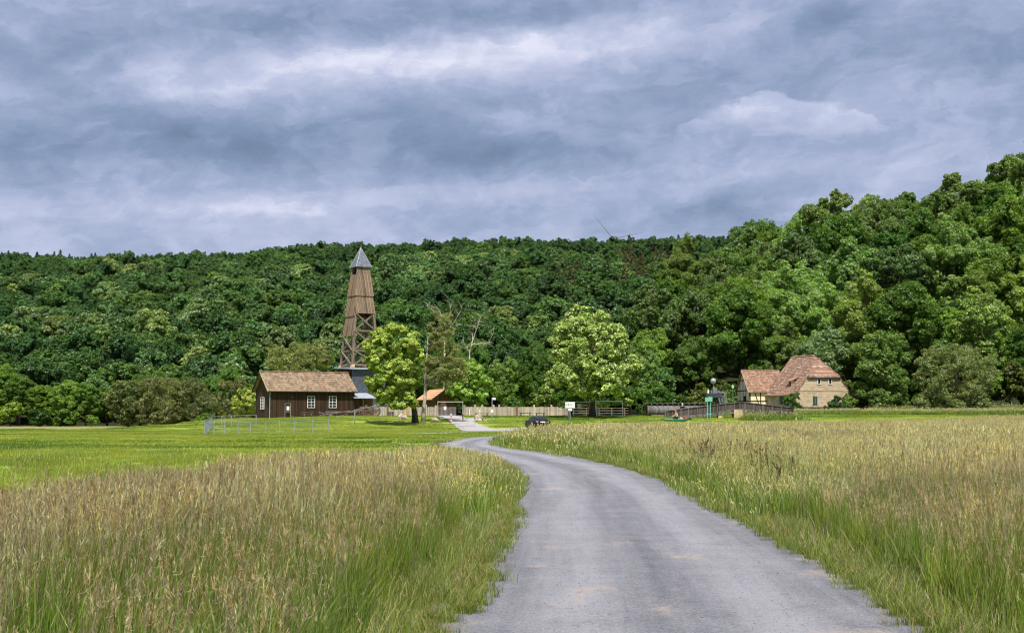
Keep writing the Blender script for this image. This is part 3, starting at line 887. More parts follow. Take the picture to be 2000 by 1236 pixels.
WIL = [
    kind('w0', 9, 5.0, 4.4, 30, 20, 52, .30, G_OLI, shape='dome', r0=.22, asp=.35, pale=(.24, .22, .12), pf=.10),
    kind('w1', 10, 4.6, 4.9, 30, 20, 52, .30, [(.10, .125, .045), (.13, .145, .06)], r0=.22, asp=.35, pale=(.25, .27, .17), pf=.12),
]
BUSH = [
    kind('b0', 3.2, 2.2, 1.7, 14, 14, 44, .26, G_LITE, r0=.08),
    kind('b1', 2.6, 2.0, 1.5, 12, 14, 44, .26, G_DARK, r0=.08, shape='dome'),
    kind('b2', 4.0, 2.2, 2.1, 14, 14, 46, .26, G_YEL, r0=.08),
]

def plant(k, x, y, s, label, cat='tree', group=None, name='deciduous_tree', rot=None, sz=None, z=None, sx=None):
    cm, tm, h = k
    e = thing(name, label, cat, (x, y, tz(x, y) if z is None else z), random.uniform(0, 6.28) if rot is None else rot, group)
    e.scale = (sx or s, sx or s, sz or s)
    obj('crown', cm, e); obj('trunk', tm, e)
    return e

# --- wooded slope on the right (individual trees)
rr = random.Random(5)
n_right = 0
placed = []
def ok_dist(x, y, d):
    for a, b in placed:
        if (a - x) ** 2 + (b - y) ** 2 < d * d: return False
    placed.append((x, y)); return True
LOOK = ['mid green', 'broad pale-flecked', 'dark green', 'silvery flecked', 'fresh green']
ROWN = ['lowest', 'second', 'third', 'fourth', 'fifth', 'sixth', 'seventh', 'eighth', 'topmost']
ORD = ['first', 'second', 'third', 'fourth', 'fifth', 'sixth', 'seventh', 'eighth', 'ninth', 'tenth', 'eleventh', 'twelfth', 'thirteenth', 'fourteenth', 'fifteenth', 'sixteenth', 'seventeenth', 'eighteenth', 'nineteenth', 'twentieth']
def ordinal(n):
    n += 1
    if n <= 20: return ORD[n - 1]
    t = ['twent', 'thirt', 'fort', 'fift', 'sixt', 'sevent', 'eight', 'ninet'][n // 10 - 2]
    return t + 'ieth' if n % 10 == 0 else t + 'y-' + ORD[n % 10 - 1]
for row, (yy, step) in enumerate([(258, 8.0), (270, 9.5), (285, 10), (301, 10.5), (318, 11), (336, 11), (353, 10), (370, 9.5), (386, 9.5)]):
    px = 1270 + row * 10; cnt = 0
    while px < 2130:
        y = yy + rr.uniform(-5, 5)
        if row < 2 and px > 1700: y -= 24 * min(1, (px - 1700) / 120)
        x = (px - 1000) / 2500 * y
        s = rr.uniform(.92, 1.38) * (.85 if row == 0 else 1.0)
        if row == 0 and px < 1440: s *= .8
        if px < 1400 and row > 1: s *= .85
        if ok_dist(x, y, 7.0):
            ki = rr.choice([0, 1, 3, 1, 2, 3, 4] if px < 1700 else [0, 0, 1, 2, 4, 3, 4])
            plant(BIG[ki], x, y, s, '%s tree in the %s row of the right-hand slope, %s from its left end' % (LOOK[ki], ROWN[row], ordinal(cnt)), 'tree', 'trees on the wooded slope at right', sz=s * rr.uniform(.95, 1.18)); n_right += 1; cnt += 1
        px += step / y * 2500 * rr.uniform(.8, 1.2)

# --- far hillside: lowest rows as individual trees, the rest as one mass
def small_kind(h, rx, rz, nl, nsub, nleaf, leaf, cols, shape='oval', pale=None, pf=0, lr=(.3, .46)):
    lobes = lobes_of(rg, nl, rx, rz, h - rz, lr, shape)
    return crown('crown', rg, lobes, nsub, nleaf, leaf, cols, pale, pf, .7, .45)
FD = [(0.0559, 0.1354, 0.0317), (0.0705, 0.1548, 0.0354), (0.0462, 0.1169, 0.0298)]  # far-hill greens kept darker: cloud shadow on the slope put into leaf colour
FM = [(0.0899, 0.1927, 0.0391), (0.1094, 0.2179, 0.0428), (0.0729, 0.1698, 0.0354)]
FL = [(0.1418, 0.244, 0.0475), (0.1755, 0.2745, 0.0551)]
HILL = [small_kind(12.5, 5.7, 6.0, 26, 12, 44, .44, FD, 'dome', lr=(.22, .36)), small_kind(13, 6.0, 6.3, 28, 12, 44, .44, FM, 'dome', pale=(.14, .22, .10), pf=.06, lr=(.20, .34)),
        small_kind(12, 5.6, 5.8, 26, 12, 44, .43, FM, 'dome', pale=(.26, .36, .21), pf=.20, lr=(.20, .34)), small_kind(13, 5.4, 6.4, 26, 12, 44, .43, FL, 'egg', pale=(.34, .44, .26), pf=.25, lr=(.20, .34)),
        small_kind(12, 6.0, 5.8, 28, 12, 44, .44, FD, 'oval', lr=(.18, .34))]
def conifer(rg_, h, r, cols, leaf, layers=20, per=70, mat='leaf'):
    Vs, Cs = [], []
    for i in range(layers):
        t = i / layers; z = h * (.12 + .86 * t); rr_ = r * (1 - t) ** .8 + .15
        n = max(8, int(per * (1 - t * .7)))
        a = rg_.uniform(0, 6.28, n); q = rr_ * np.sqrt(rg_.uniform(.08, 1, n))
        lob = 1 + .25 * np.sin(a * 5 + i * 2)
        P = np.stack([np.cos(a) * q * lob, np.sin(a) * q * lob, z - q * .35 + rg_.normal(0, .15, n)], -1)
        N = unit(np.stack([np.cos(a) * .6, np.sin(a) * .6, np.ones(n) * .9], -1))
        Vs.append(leaf_quads(rg_, P, N, leaf, .45, .4))
        Cs.append(np.repeat(np.array(cols)[rg_.integers(0, len(cols), n)] * rg_.uniform(.75, 1.25, (n, 1)), 4, axis=0))
    return quad_mesh('crown', np.concatenate(Vs), np.concatenate(Cs), M[mat])
HILL.append(conifer(rg, 15, 3.9, [(.026, .062, .026), (.034, .072, .030)], 1.0))
HILL.append(conifer(rg, 14, 3.8, [(.115, .135, .055), (.095, .12, .05), (.14, .14, .065)], 1.0))
r2 = np.random.default_rng(99)
hx, hy, row_y = [], [], []
y = 256.0
while y < 706:
    row_y.append(y + 3.3)
    st = 7.4 + (y - 256) * .0050
    xs = np.arange(-.47 * y - 8, .47 * y + 8, st) + r2.uniform(-1, 1)
    hx.append(xs + r2.uniform(-.36, .36, len(xs)) * st); hy.append(y + r2.uniform(-.36, .36, len(xs)) * st); y += st
hx, hy = np.concatenate(hx), np.concatenate(hy)
hpx = 1000 + hx / hy * 2500
keep = ~((hpx > 1300) & (terr(hx, hy) > 0) & (hy < 400) & (hpx > np.interp(hy, [260, 400], [1270, 1420])))
# hidden behind the right-hand slope
keep &= ~((hpx > 1620))
# the trunks' own shade line: leave out the valley strip hidden by the museum trees
hx, hy, hpx = hx[keep], hy[keep], hpx[keep]
hz = terr(hx, hy)
nz = lnoise(hx, hy, 55, 41) + .5 * lnoise(hx, hy, 18, 42)
u = r2.uniform(0, 1, len(hx)) + nz * .9
k = np.where(u < .25, 0, np.where(u < .48, 4, np.where(u < .75, 1, np.where(u < .98, 2, 3))))
k = np.where((hy > 560) & (u > .7), 0, k)
con = ((hy > 672) & (hpx < 320) & (r2.uniform(0, 1, len(hx)) < .5)) | ((hy > 560) & (hy < 645) & (hpx > 1050) & (hpx < 1500) & (r2.uniform(0, 1, len(hx)) < .30))
k = np.where(con, 5, k)
brn = (hy > 430) & (hy < 560) & (hpx > 1090) & (hpx < 1330) & (lnoise(hx, hy, 30, 44) > -.05)
k = np.where(brn & (r2.uniform(0, 1, len(hx)) < .7), 6, k)
s = np.where(hy > 640, r2.uniform(.85, 1.08, len(hx)), r2.uniform(.70, 1.30, len(hx))) * np.interp(hy, [262, 700], [.92, 1.0])
rotz = r2.uniform(0, 6.28, len(hx))
s = np.where(k >= 5, s * .85, s)
order = np.argsort(hy)
n_ind = max(0, 285 - n_right)
ind, rest = order[:n_ind], order[n_ind:]
bark_low = MB().tube([(0, 0, -.5), (.1, 0, 4), (0, .1, 9)], [.28, .2, .08], 6).build('trunk', M['bark']).data
for o in [o for o in COL.objects if o.name.startswith('trunk') and o.parent is None]: bpy.data.objects.remove(o)
HL = ['dark green', 'rounded mid green', 'grey green pale-leaved', 'light green', 'broad dark']
rows = {}
for i in sorted(ind, key=lambda q: hx[q] / hy[q]): rows.setdefault(int(np.searchsorted(row_y, hy[i])), []).append(i)
for rn, rk in enumerate(sorted(rows)):
    for c_, i in enumerate(rows[rk]):
        kk = int(k[i]) % 5
        e = thing('hillside_tree', '%s tree in the %s row up the far hillside, %s from the left' % (HL[kk], 'lowest' if rn == 0 else ordinal(rn), ordinal(c_)), 'tree', (hx[i], hy[i], hz[i]), rotz[i], 'trees in the lowest rows of the hillside')
        e.scale = (s[i], s[i], s[i] * 1.02)
        obj('crown', HILL[kk], e); obj('trunk', bark_low, e)
scatter('hillside_forest', np.stack([hx, hy, hz], -1)[rest], np.stack([rotz * 0, rotz * 0, rotz], -1)[rest],
        np.stack([s, s, s * r2.uniform(.9, 1.15, len(s))], -1)[rest], k[rest], HILL, 'dense dark green woodland covering the long far hillside')
print('right', n_right, 'hill individuals', len(ind), 'mass', len(rest))

# ================================================================== the museum
def ground_at(px, py, y0=60.0, y1=400.0):
    y = y0
    while y < y1:
        p = at(px, py, y)
        if p.z <= tz(p.x, p.y): break
        y += .25
    return Vector((p.x, p.y, tz(p.x, p.y)))

class Site:
    """local frame of a building: front face on local y=0 facing -y, origin at its front left corner"""
    def __init__(s, px, py, Y, ang):
        s.o = at(px, py, Y); s.a = R(ang)
        s.dx = (math.cos(s.a), math.sin(s.a)); s.dy = (-math.sin(s.a), math.cos(s.a))
    def u(s, px, py=790, off=0.0):
        """local x on the plane y=off"""
        k = at(px, py, 1.0).x; ox, oy = s.o.x + s.dy[0] * off, s.o.y + s.dy[1] * off
        return (k * oy - ox) / (s.dx[0] - k * s.dx[1])
    def d(s, px, py=790, off=0.0):
        k = at(px, py, 1.0).x; ox, oy = s.o.x + s.dx[0] * off, s.o.y + s.dx[1] * off
        return (k * oy - ox) / (s.dy[0] - k * s.dy[1])
    def z(s, py, u=0.0, d=0.0, px=1000):
        return at(px, py, s.o.y + s.dx[1] * u + s.dy[1] * d).z - s.o.z
    def thing(s, name, label, cat): return thing(name, label, cat, s.o, s.a)

def MF(u0, v0, face):
    """matrix taking window space (u right, w outwards = -y, z up) to a face: 'f' front (y=0), 'l' left (x=0)"""
    if face == 'f': return Matrix.Translation((u0, v0, 0))
    return Matrix.Translation((u0, v0, 0)) @ Matrix.Rotation(-math.pi / 2, 4, 'Z')

def window(parent, Mx, u0, u1, z0, z1, nu=2, nz=3, fr=.09, frame='white_paint', sill=False, bar=.024, name='window'):
    m = MB()
    for a in ((u0 - fr, u0, z0 - fr, z1 + fr), (u1, u1 + fr, z0 - fr, z1 + fr), (u0, u1, z0 - fr, z0), (u0, u1, z1, z1 + fr)):
        m.box(a[0], a[1], -.09, .05, a[2], a[3], 0, Mx)
    w = m.build(name, M[frame], parent)
    p = MB().box(u0 - .01, u1 + .01, -.02, .04, z0 - .01, z1 + .01, 0, Mx); p.build('pane', M['glass'], w)
    b = MB()
    for i in range(1, nu): x = u0 + (u1 - u0) * i / nu; b.box(x - bar, x + bar, -.07, -.021, z0, z1, 0, Mx)
    for i in range(1, nz): z = z0 + (z1 - z0) * i / nz; b.box(u0, u1, -.068, -.022, z - bar, z + bar, 0, Mx)
    if b.v: b.build('glazing_bars', M[frame], w)
    return w

# ------------------------------------------------------------------ barn
B = Site(528, 818, 179, 26)
bt = B.thing('timber_barn', 'long dark brown boarded barn with mossy red tiled roof beside the tower', 'barn')
BL, BW, BH, BR = 12.3, 8.0, 4.1, 6.6
m = MB().prism([(0, 0, -1.5), (0, BW, -1.5), (0, BW, BH), (0, BW / 2, BR - .12), (0, 0, BH)], (BL, 0, 0))
m.build('wall', M['barn_wood'], bt)
sl_ = (BR - BH) / (BW / 2); oh = .45
def zr(y): return BR + .10 - sl_ * abs(y - BW / 2)
m = MB()
m.slab([(-.5, -oh, zr(-oh)), (BL + .35, -oh, zr(-oh)), (BL + .35, BW / 2, zr(BW / 2)), (-.5, BW / 2, zr(BW / 2))], .14)
m.slab([(-.5, BW / 2, zr(BW / 2)), (BL + .35, BW / 2, zr(BW / 2)), (BL + .35, BW + oh, zr(BW + oh)), (-.5, BW + oh, zr(BW + oh))], .14)
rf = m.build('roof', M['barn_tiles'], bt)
m = MB().tube([(-.52, BW / 2, zr(BW / 2) + .02), (BL + .37, BW / 2, zr(BW / 2) + .02)], .13, 8); m.build('ridge', M['barn_tiles'], rf)
m = MB()
m.beam((-.54, -oh, zr(-oh) - .06), (-.54, BW / 2, zr(BW / 2) - .06), .05, .24); m.build('verge_board', M['pier_stone'], rf)
MB().beam((-.54, BW + oh, zr(BW + oh) - .06), (-.54, BW / 2 + .03, zr(BW / 2) - .06), .05, .24).build('verge_board', M['black_board'], rf)
m = MB().tube([(-.4, -oh - .08, zr(-oh) - .12), (BL + .3, -oh - .08, zr(-oh) - .16)], .075, 8)
gt = m.build('gutter', M['black_board'], bt)
MB().tube([(-.14, -oh - .06, zr(-oh) - .15), (-.14, -.12, BH - .55), (-.14, -.12, -.6)], .06, 8).build('downpipe', M['galv'], gt)
F = MF(0, 0, 'f'); Lf = MF(0, 0, 'l')
for (a, b_) in ((601, 614), (643, 656)):
    u0, u1 = B.u(a), B.u(b_)
    window(bt, F, u0, u1, B.z(795.5, (u0 + u1) / 2), B.z(774.5, (u0 + u1) / 2), 2, 4, .065)
d0, d1 = B.d(516), B.d(510)
window(bt, Lf, -max(d0, d1), -min(d0, d1), B.z(798, 0, 3), B.z(776, 0, 3), 2, 4, .065)
u0, u1 = B.u(557.5), B.u(566.5)
m = MB(); dz1 = B.z(788.5, 2)
for a in ((u0 - .12, u0, -.5, dz1 + .1), (u1, u1 + .12, -.5, dz1 + .1), (u0, u1, dz1, dz1 + .1), (u0, u1, .95, 1.08)): m.box(a[0], a[1], -.08, .05, a[2], a[3])
dr = m.build('door', M['grey_wood'], bt)
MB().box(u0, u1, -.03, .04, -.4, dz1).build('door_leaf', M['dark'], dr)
MB().box(u0 + .16, u1 - .10, -.05, -.031, 1.22, 1.78).build('notice', M['white_paint'], dr)
MB().box(B.u(568), B.u(573), -.04, .02, B.z(776, 3), B.z(775, 3)).box(B.u(568), B.u(574), -.12, .02, B.z(812.5, 3), B.z(811.5, 3)).build('ledge', M['cart_wood'], bt)

# lean-to at the barn's right end
ls = thing('lean_to_shed', 'low boarded lean-to with bright zinc roof between barn and slate building', 'shed', B.o + Vector((B.dx[0] * BL, B.dx[1] * BL, 0)), B.a)
e1, e2 = B.u(709) - BL, B.u(729) - BL
MB().prism([(.03, .02, -1.2), (.03, 4.9, -1.2), (.03, 4.9, 3.6), (.03, .02, 2.85)], (e1 - .03, 0, 0)).build('wall', M['barn_wood'], ls)
MB().prism([(e1, .3, -1.2), (e1, 4.9, -1.2), (e1, 4.9, 3.58), (e1, .3, 2.9)], (e2 - e1, 0, 0)).build('board_wall', M['shed_wood'], ls)
MB().box(e1 - .06, e1 + .08, -.06, .29, -1, 2.8).build('post', M['cart_wood'], ls)
MB().slab([(-.25, -.75, 3.02), (e2 + .35, -.75, 3.02), (e2 + .35, 5.0, 4.0), (-.25, 5.0, 4.0)], .10).build('roof', M['zinc'], ls)

# ------------------------------------------------------------------ slate building carrying the tower
S = Site(686.5, 812, 188, 29)
st_ = S.thing('slate_building', 'tall blue slate clad base building with flat metal roof under the wooden tower', 'building')
SW = S.u(756, 760); SD = S.d(661, 760); SH = S.z(719.5, 0, 0, 686)
MB().box(0, SW, 0, SD, -1.5, SH).build('slate_wall', M['slate'], st_)
MB().box(-.06, -.004, -.02, SD, -1.5, SH - .01).build('board_wall', M['barn_wood'], st_)
MB().slab([(-.55, -.55, SH + .12), (SW + .5, -.55, SH + .12), (SW + .5, SD + .5, SH + .40), (-.55, SD + .5, SH + .40)], .22).build('roof', M['zinc'], st_)

# ------------------------------------------------------------------ tower
T = Site(688.5, 713, 189.5, 31)
tt = T.thing('wooden_tower', 'tall tapering weathered wooden tower with pointed grey roof standing on slate building', 'tower')
zt = T.z(517, 0, 0, 690); hb, ht = 2.16, .86; cx_ = cy_ = hb
def hs(z): return hb + (ht - hb) * (z / zt)
def corner(i, z, o_=0.0):
    h = hs(z) + o_; sx_, sy_ = ((-1, -1), (1, -1), (1, 1), (-1, 1))[i]
    return Vector((cx_ + sx_ * h, cy_ + sy_ * h, z))
Zp = lambda py: T.z(py, 0, 0, 690)
for i in range(4):
    MB().beam(corner(i, -.5), corner(i, zt), .34, .34).build('leg', M['beam_wood'], tt)
    MB().box(-.27, .27, -.27, .27, -.3, .12, 0, Matrix.Translation(corner(i, 0))).build('foot_block', M['pier_stone'], tt)
def face_panel(i, z0, z1, flare):
    a0, b0 = corner(i, z0, .17 + flare), corner((i + 1) % 4, z0, .17 + flare)
    a1, b1 = corner(i, z1, .16), corner((i + 1) % 4, z1, .16)
    c = Vector((cx_, cy_, 0)); n = ((a0 + b0) / 2 - c); n.z = 0; n = n.normalized() * -.06
    return [a0, b0, b1, a1], n
lev_r = [(517, 531, -.05), (531, 576, .10), (575, 610.5, .06)]
for fi, levs in ((0, lev_r), (3, [(533, 576, .10), (575, 616, .10), (615, 655, .05)]), (1, [(517, 576, .1), (575, 616, .08)]), (2, [(517, 576, .1), (575, 616, .08)])):
    for (pt_, pb, fl_) in levs:
        P_, n_ = face_panel(fi, Zp(pb), Zp(pt_), fl_)
        MB().prism(P_, n_).build('cladding', M['tower_wood'], tt)
def xb(fi, pa, pb):
    za, zb = Zp(pa), Zp(pb)
    a0, b0 = corner(fi, zb), corner((fi + 1) % 4, zb); a1, b1 = corner(fi, za), corner((fi + 1) % 4, za)
    MB().beam(a0, b1, .2, .2).build('brace', M['beam_wood'], tt)
    c = Vector((cx_, cy_, 0)); q = (a0 + b0) / 2 - c; q.z = 0; q = q.normalized() * .21
    MB().beam(b0 + q, a1 + q, .2, .2).build('brace', M['beam_wood'], tt)
    MB().beam(a0, b0, .28, .28).build('crossbeam', M['beam_wood'], tt)
for fi in (0, 1, 2): xb(fi, 611, 645); xb(fi, 645, 684); xb(fi, 684, 712)
xb(3, 655, 684); xb(3, 684, 712)
he = ht + .42; zb_ = zt - .1; ap = Vector((cx_, cy_, T.z(484, 2.3, 2.3, 700)))
E_ = [Vector((cx_ + a * he, cy_ + b_ * he, zb_)) for a, b_ in ((-1, -1), (1, -1), (1, 1), (-1, 1))]
m = MB()
for i in range(4): m.add([E_[i], E_[(i + 1) % 4], ap], [(0, 1, 2)])
m.add(E_, [(3, 2, 1, 0)])
M['roof_sheet'] = plain('weathered_roof_sheet', (.16, .18, .22), .5, .2, var=.3, sc_=2)
trf = m.build('roof', M['roof_sheet'], tt)
m = MB()
for i in range(4): m.beam(E_[i], ap, .10, .10)
m.build('hip_caps', M['galv'], trf)
MB().tube([ap - Vector((0, 0, .1)), ap + Vector((0, 0, .35))], .05, 6).build('finial', M['galv'], trf)
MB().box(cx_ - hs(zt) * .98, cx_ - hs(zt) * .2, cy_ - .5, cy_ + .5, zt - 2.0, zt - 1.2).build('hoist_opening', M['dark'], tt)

# ------------------------------------------------------------------ small hut
H = Site(849, 814, 182, 24)
h_ = H.thing('wooden_hut', 'small brown boarded hut with bright orange tiled roof behind the picket fence', 'hut')
HW = H.u(888.5, 780); HH = H.z(775, 0); HA = H.z(759, HW / 2) - .1; HL_ = 6.0
MB().prism([(0, 0, -1), (HW, 0, -1), (HW, 0, HH), (HW / 2, 0, HA - .08), (0, 0, HH)], (0, HL_, 0)).build('wall', M['shed_wood'], h_)
k_ = (HA - HH) / (HW / 2); zz = lambda x: HA + .08 - k_ * abs(x - HW / 2)
m = MB().slab([(-.55, -.6, zz(-.55)), (HW / 2, -.6, zz(HW / 2)), (HW / 2, HL_ + .3, zz(HW / 2)), (-.55, HL_ + .3, zz(-.55))], .12)
m.slab([(HW / 2, -.6, zz(HW / 2)), (HW + .55, -.6, zz(HW + .55)), (HW + .55, HL_ + .3, zz(HW + .55)), (HW / 2, HL_ + .3, zz(HW / 2))], .12)
hr = m.build('roof', M['hut_tiles'], h_)
MB().beam((-.58, -.63, zz(-.58) - .08), (HW / 2, -.63, HA), .05, .26).beam((HW + .58, -.63, zz(HW + .58) - .08), (HW / 2, -.63, HA), .05, .26).build('verge_board', M['black_board'], hr)

# ------------------------------------------------------------------ stone house
G = Site(1556, 795, 230, 14.5)
g_ = G.thing('stone_house', 'sandstone house with steep mossy red half-hipped roof and green shutters', 'house')
GW = G.u(1661, 785); GL = G.d(1497, 785); GE = G.z(765.5, 0, 0, 1556); GR = G.z(695, GW / 2, 3, 1593)
kg = (GR - GE) / (GW / 2)
zh = G.z(731, GW / 2, 0, 1600); wh = (GR - zh) / kg                    # half width at hip eave
MB().prism([(0, 0, -2), (GW, 0, -2), (GW, 0, GE - .1), (GW / 2 + wh, 0, zh - .12), (GW / 2 - wh, 0, zh - .12), (0, 0, GE - .1)], (0, GL, 0)).build('gable_wall', M['sandstone'], g_)
MB().box(-.03, -.002, .02, GL - .02, -2, GE - .12).build('side_wall', M['pink_stone'], g_)
zg = lambda x: GR + .12 - kg * abs(x - GW / 2)
hipd = 3.4; ov = .45; fo = .35
m = MB()
L0 = (-ov, -.12, zg(-ov)); L1 = (GW / 2 - wh - .3, -.12, zg(GW / 2 - wh - .3)); L1b = (GW / 2 - wh - .40, -fo - .05, zg(GW / 2 - wh - .40))
Rg = (GW / 2, hipd, zg(GW / 2)); RgE = (GW / 2, GL + .3, zg(GW / 2)); Le = (-ov, GL + .3, zg(-ov))
m.slab([L0, L1, L1b, Rg, RgE, Le], .16)
mir = lambda p: (GW - p[0], p[1], p[2])
m.slab([mir(Le), mir(RgE), mir(Rg), mir(L1b), mir(L1), mir(L0)], .16)
m.slab([L1b, mir(L1b), Rg], .16)
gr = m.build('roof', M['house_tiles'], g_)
m = MB().tube([L1b, Rg], .13, 6).tube([mir(L1b), Rg], .13, 6).tube([Rg, RgE], .14, 6); m.build('ridge_tiles', M['annex_tiles'], gr)
MB().box(GW / 2 - .15, GW / 2 + .95, GL - 1.4, GL - .3, GR - 2.8, GR + .35).build('chimney', M['pier_stone'], gr)
# dormer low on the long slope
dy = G.d(1549, 745, 1.5) ; dx0, dzz = .9, zg(.9)
m = MB().prism([(dx0, dy - .6, dzz - .4), (dx0, dy + .6, dzz - .4), (dx0, dy + .6, dzz + .85), (dx0, dy - .6, dzz + .85)], (1.6, 0, 0))
dm = m.build('dormer', M['cream_plaster'], gr)
MB().slab([(dx0 - .3, dy - .95, dzz + .84), (dx0 - .3, dy + .95, dzz + .84), (dx0 + 2.3, dy + 1.2, dzz + 2.05), (dx0 + 2.3, dy - 1.2, dzz + 2.05)], .10).build('dormer_roof', M['house_tiles'], gr)
MB().box(dx0 - .03, dx0 - .004, dy - .38, dy + .38, dzz + .05, dzz + .70).build('dormer_window', M['glass'], gr)
F = MF(0, 0, 'f')
for a, b_ in ((1597.5, 1602), (1619, 1623.5)):
    window(g_, F, G.u(a, 745), G.u(b_, 745), G.z(749, 4), G.z(739.5, 4), 1, 1, .13)
for a, b_ in ((1587.5, 1596), (1628.5, 1637)):
    u0, u1, z0, z1 = G.u(a, 780), G.u(b_, 780), G.z(790.5, 4), G.z(773.5, 4)
    m = MB().box(u0, u1, -.07, .03, z0, z1)
    sh = m.build('shutter', M['green_paint'], g_)
    MB().box(u0 - .14, u0, -.05, .03, z0 - .1, z1 + .16).box(u1, u1 + .14, -.05, .03, z0 - .1, z1 + .16).box(u0, u1, -.05, .03, z1, z1 + .16).box((u0 + u1) / 2 - .02, (u0 + u1) / 2 + .02, -.09, -.071, z0, z1).build('surround', M['pier_stone'], sh)
MB().box(-.03, GW + .03, -.045, .0, G.z(763.5, 4), G.z(762.6, 4)).build('string_course', M['pier_stone'], g_)
Lf = MF(0, 0, 'l')
for a, b_ in ((1523.5, 1530), (1540.5, 1545)):
    d0, d1 = G.d(b_, 780), G.d(a, 780)
    MB().box(-.10, .0, d0, d1, G.z(789, 0, d0, 1527), G.z(774, 0, d0, 1527)).build('shutter', M['green_paint'], g_)
# timber framed house beside it
K = Site(1464.5, 797, 241, 9.7)
kh = K.thing('half_timbered_house', 'smaller cream plastered half-timbered house with orange-red tiled roof beside the stone house', 'house')
KW = K.u(1524, 780); KD = K.d(1440, 780); KE = K.z(762, 0, 0, 1465); KR = K.z(724, 0, KD / 2, 1455)
MB().prism([(0, 0, -2), (0, KD, -2), (0, KD, KE), (0, KD / 2, KR - .15), (0, 0, KE)], (KW, 0, 0)).build('wall', M['cream_plaster'], kh)
MB().prism([(-.03, 0.02, -2), (-.03, KD - .02, -2), (-.03, KD - .02, KE - .02), (-.03, KD / 2, KR - .2), (-.03, .02, KE - .02)], (.027, 0, 0)).build('gable_wall', M['white_plaster'], kh)
kk_ = (KR - KE) / (KD / 2); zk = lambda y: KR + .12 - kk_ * abs(y - KD / 2)
m = MB().slab([(-.4, -.4, zk(-.4)), (KW + 1.2, -.4, zk(-.4)), (KW + 1.2, KD / 2, zk(KD / 2)), (-.4, KD / 2, zk(KD / 2))], .14)
m.slab([(-.4, KD / 2, zk(KD / 2)), (KW + 1.2, KD / 2, zk(KD / 2)), (KW + 1.2, KD + .4, zk(KD + .4)), (-.4, KD + .4, zk(KD + .4))], .14)
kr = m.build('roof', M['annex_tiles'], kh)
MB().tube([(-.42, KD / 2, zk(KD / 2)), (KW + 1.2, KD / 2, zk(KD / 2))], .13, 6).build('ridge_tiles', M['annex_tiles'], kr)
MB().beam((-.43, -.4, zk(-.4) - .06), (-.43, KD / 2, zk(KD / 2) - .06), .05, .22).build('verge_board', M['pier_stone'], kr)
m = MB()
fz = [K.z(795, 0), K.z(783, 0), KE - .12]
for x in (.09, 2.15, KW - .1): m.box(x - .09, x + .09, -.05, 0, -1.8, KE - .05)
for z in fz[1:]: m.box(.18, KW, -.045, 0, z - .09, z + .09)
m.beam((.9, -.03, fz[2]), (2.0, -.03, fz[0] - .2), .16, .05, up=(0, 1, 0))
for y in (.1, KD * .27, KD * .5, KD * .75, KD - .1): m.box(-.08, -.031, y - .10, y + .10, -1.8, min(KE, KR) + max(0, (KR - KE) * (1 - abs(y - KD / 2) / (KD / 2))) - .25)
for z, q in ((fz[1], 0), (KE - .02, 0), (KE + 1.9, KD * .25)): m.box(-.075, -.032, q + .02, KD - q - .02, z - .09, z + .09)
m.build('timber_frame', M['timber_dark'], kh)
d0 = KD * .60
MB().box(-.11, -.04, KD * .30, KD * .44, fz[1] - 1.2, fz[1] + 1.0).build('shutter', M['timber_dark'], kh)

# ------------------------------------------------------------------ picket fence (left run, gate, right run)
def picket_run(pxs, Y, label, ztop, base_off=0.0):
    p0 = at(pxs[0], 811, Y); f = thing('picket_fence', label, 'fence', (p0.x, p0.y, tz(p0.x, p0.y)))
    for a, b_ in zip(pxs[:-1], pxs[1:]):
        xa, xb_ = at(a, 811, Y).x - p0.x, at(b_, 811, Y).x - p0.x
        m = MB(); x = xa + .14
        while x < xb_ - .12:
            g0 = tz(p0.x + x, Y) - p0.z if False else tz(p0.x + x, Y) - tz(p0.x, p0.y)
            h = ztop - tz(p0.x, p0.y) + random.uniform(-.03, .03)
            m.box(x, x + .105, -.012 + random.uniform(-.008, .008), .012, g0 + .04, h - .04)
            m.add([(x, -.012, h - .04), (x + .105, -.012, h - .04), (x + .0525, -.012, h + .05), (x, .012, h - .04), (x + .105, .012, h - .04), (x + .0525, .012, h + .05)], [(0, 1, 2), (5, 4, 3), (0, 2, 5, 3), (1, 4, 5, 2)])
            x += .125
        for zq in (.35, .95): m.box(xa + .08, xb_ - .08, .025, .075, zq, zq + .09)
        m.build('panel', M['fence_wood'], f)
    for a in pxs:
        xa = at(a, 811, Y).x - p0.x; h = ztop - tz(p0.x, p0.y) + random.uniform(.10, .22)
        m = MB().box(xa - .13, xa + .13, -.12, .12, -.3, h); m.ball((xa, 0, h + .02), .15, 8, sz=.6)
        m.build('post', M['post_wood'] if random.random() < .4 else M['fence_wood'], f)
    return f
zt_f = at(1000, 794.5, 172).z
picket_run([732, 757, 776, 797, 832, 851], 172, 'pale weathered picket fence running left from the gate behind the maple', zt_f)
picket_run([907, 928, 942, 964, 975, 1009, 1043, 1077, 1112], 172, 'pale weathered picket fence running right from the gate to the information board', zt_f)
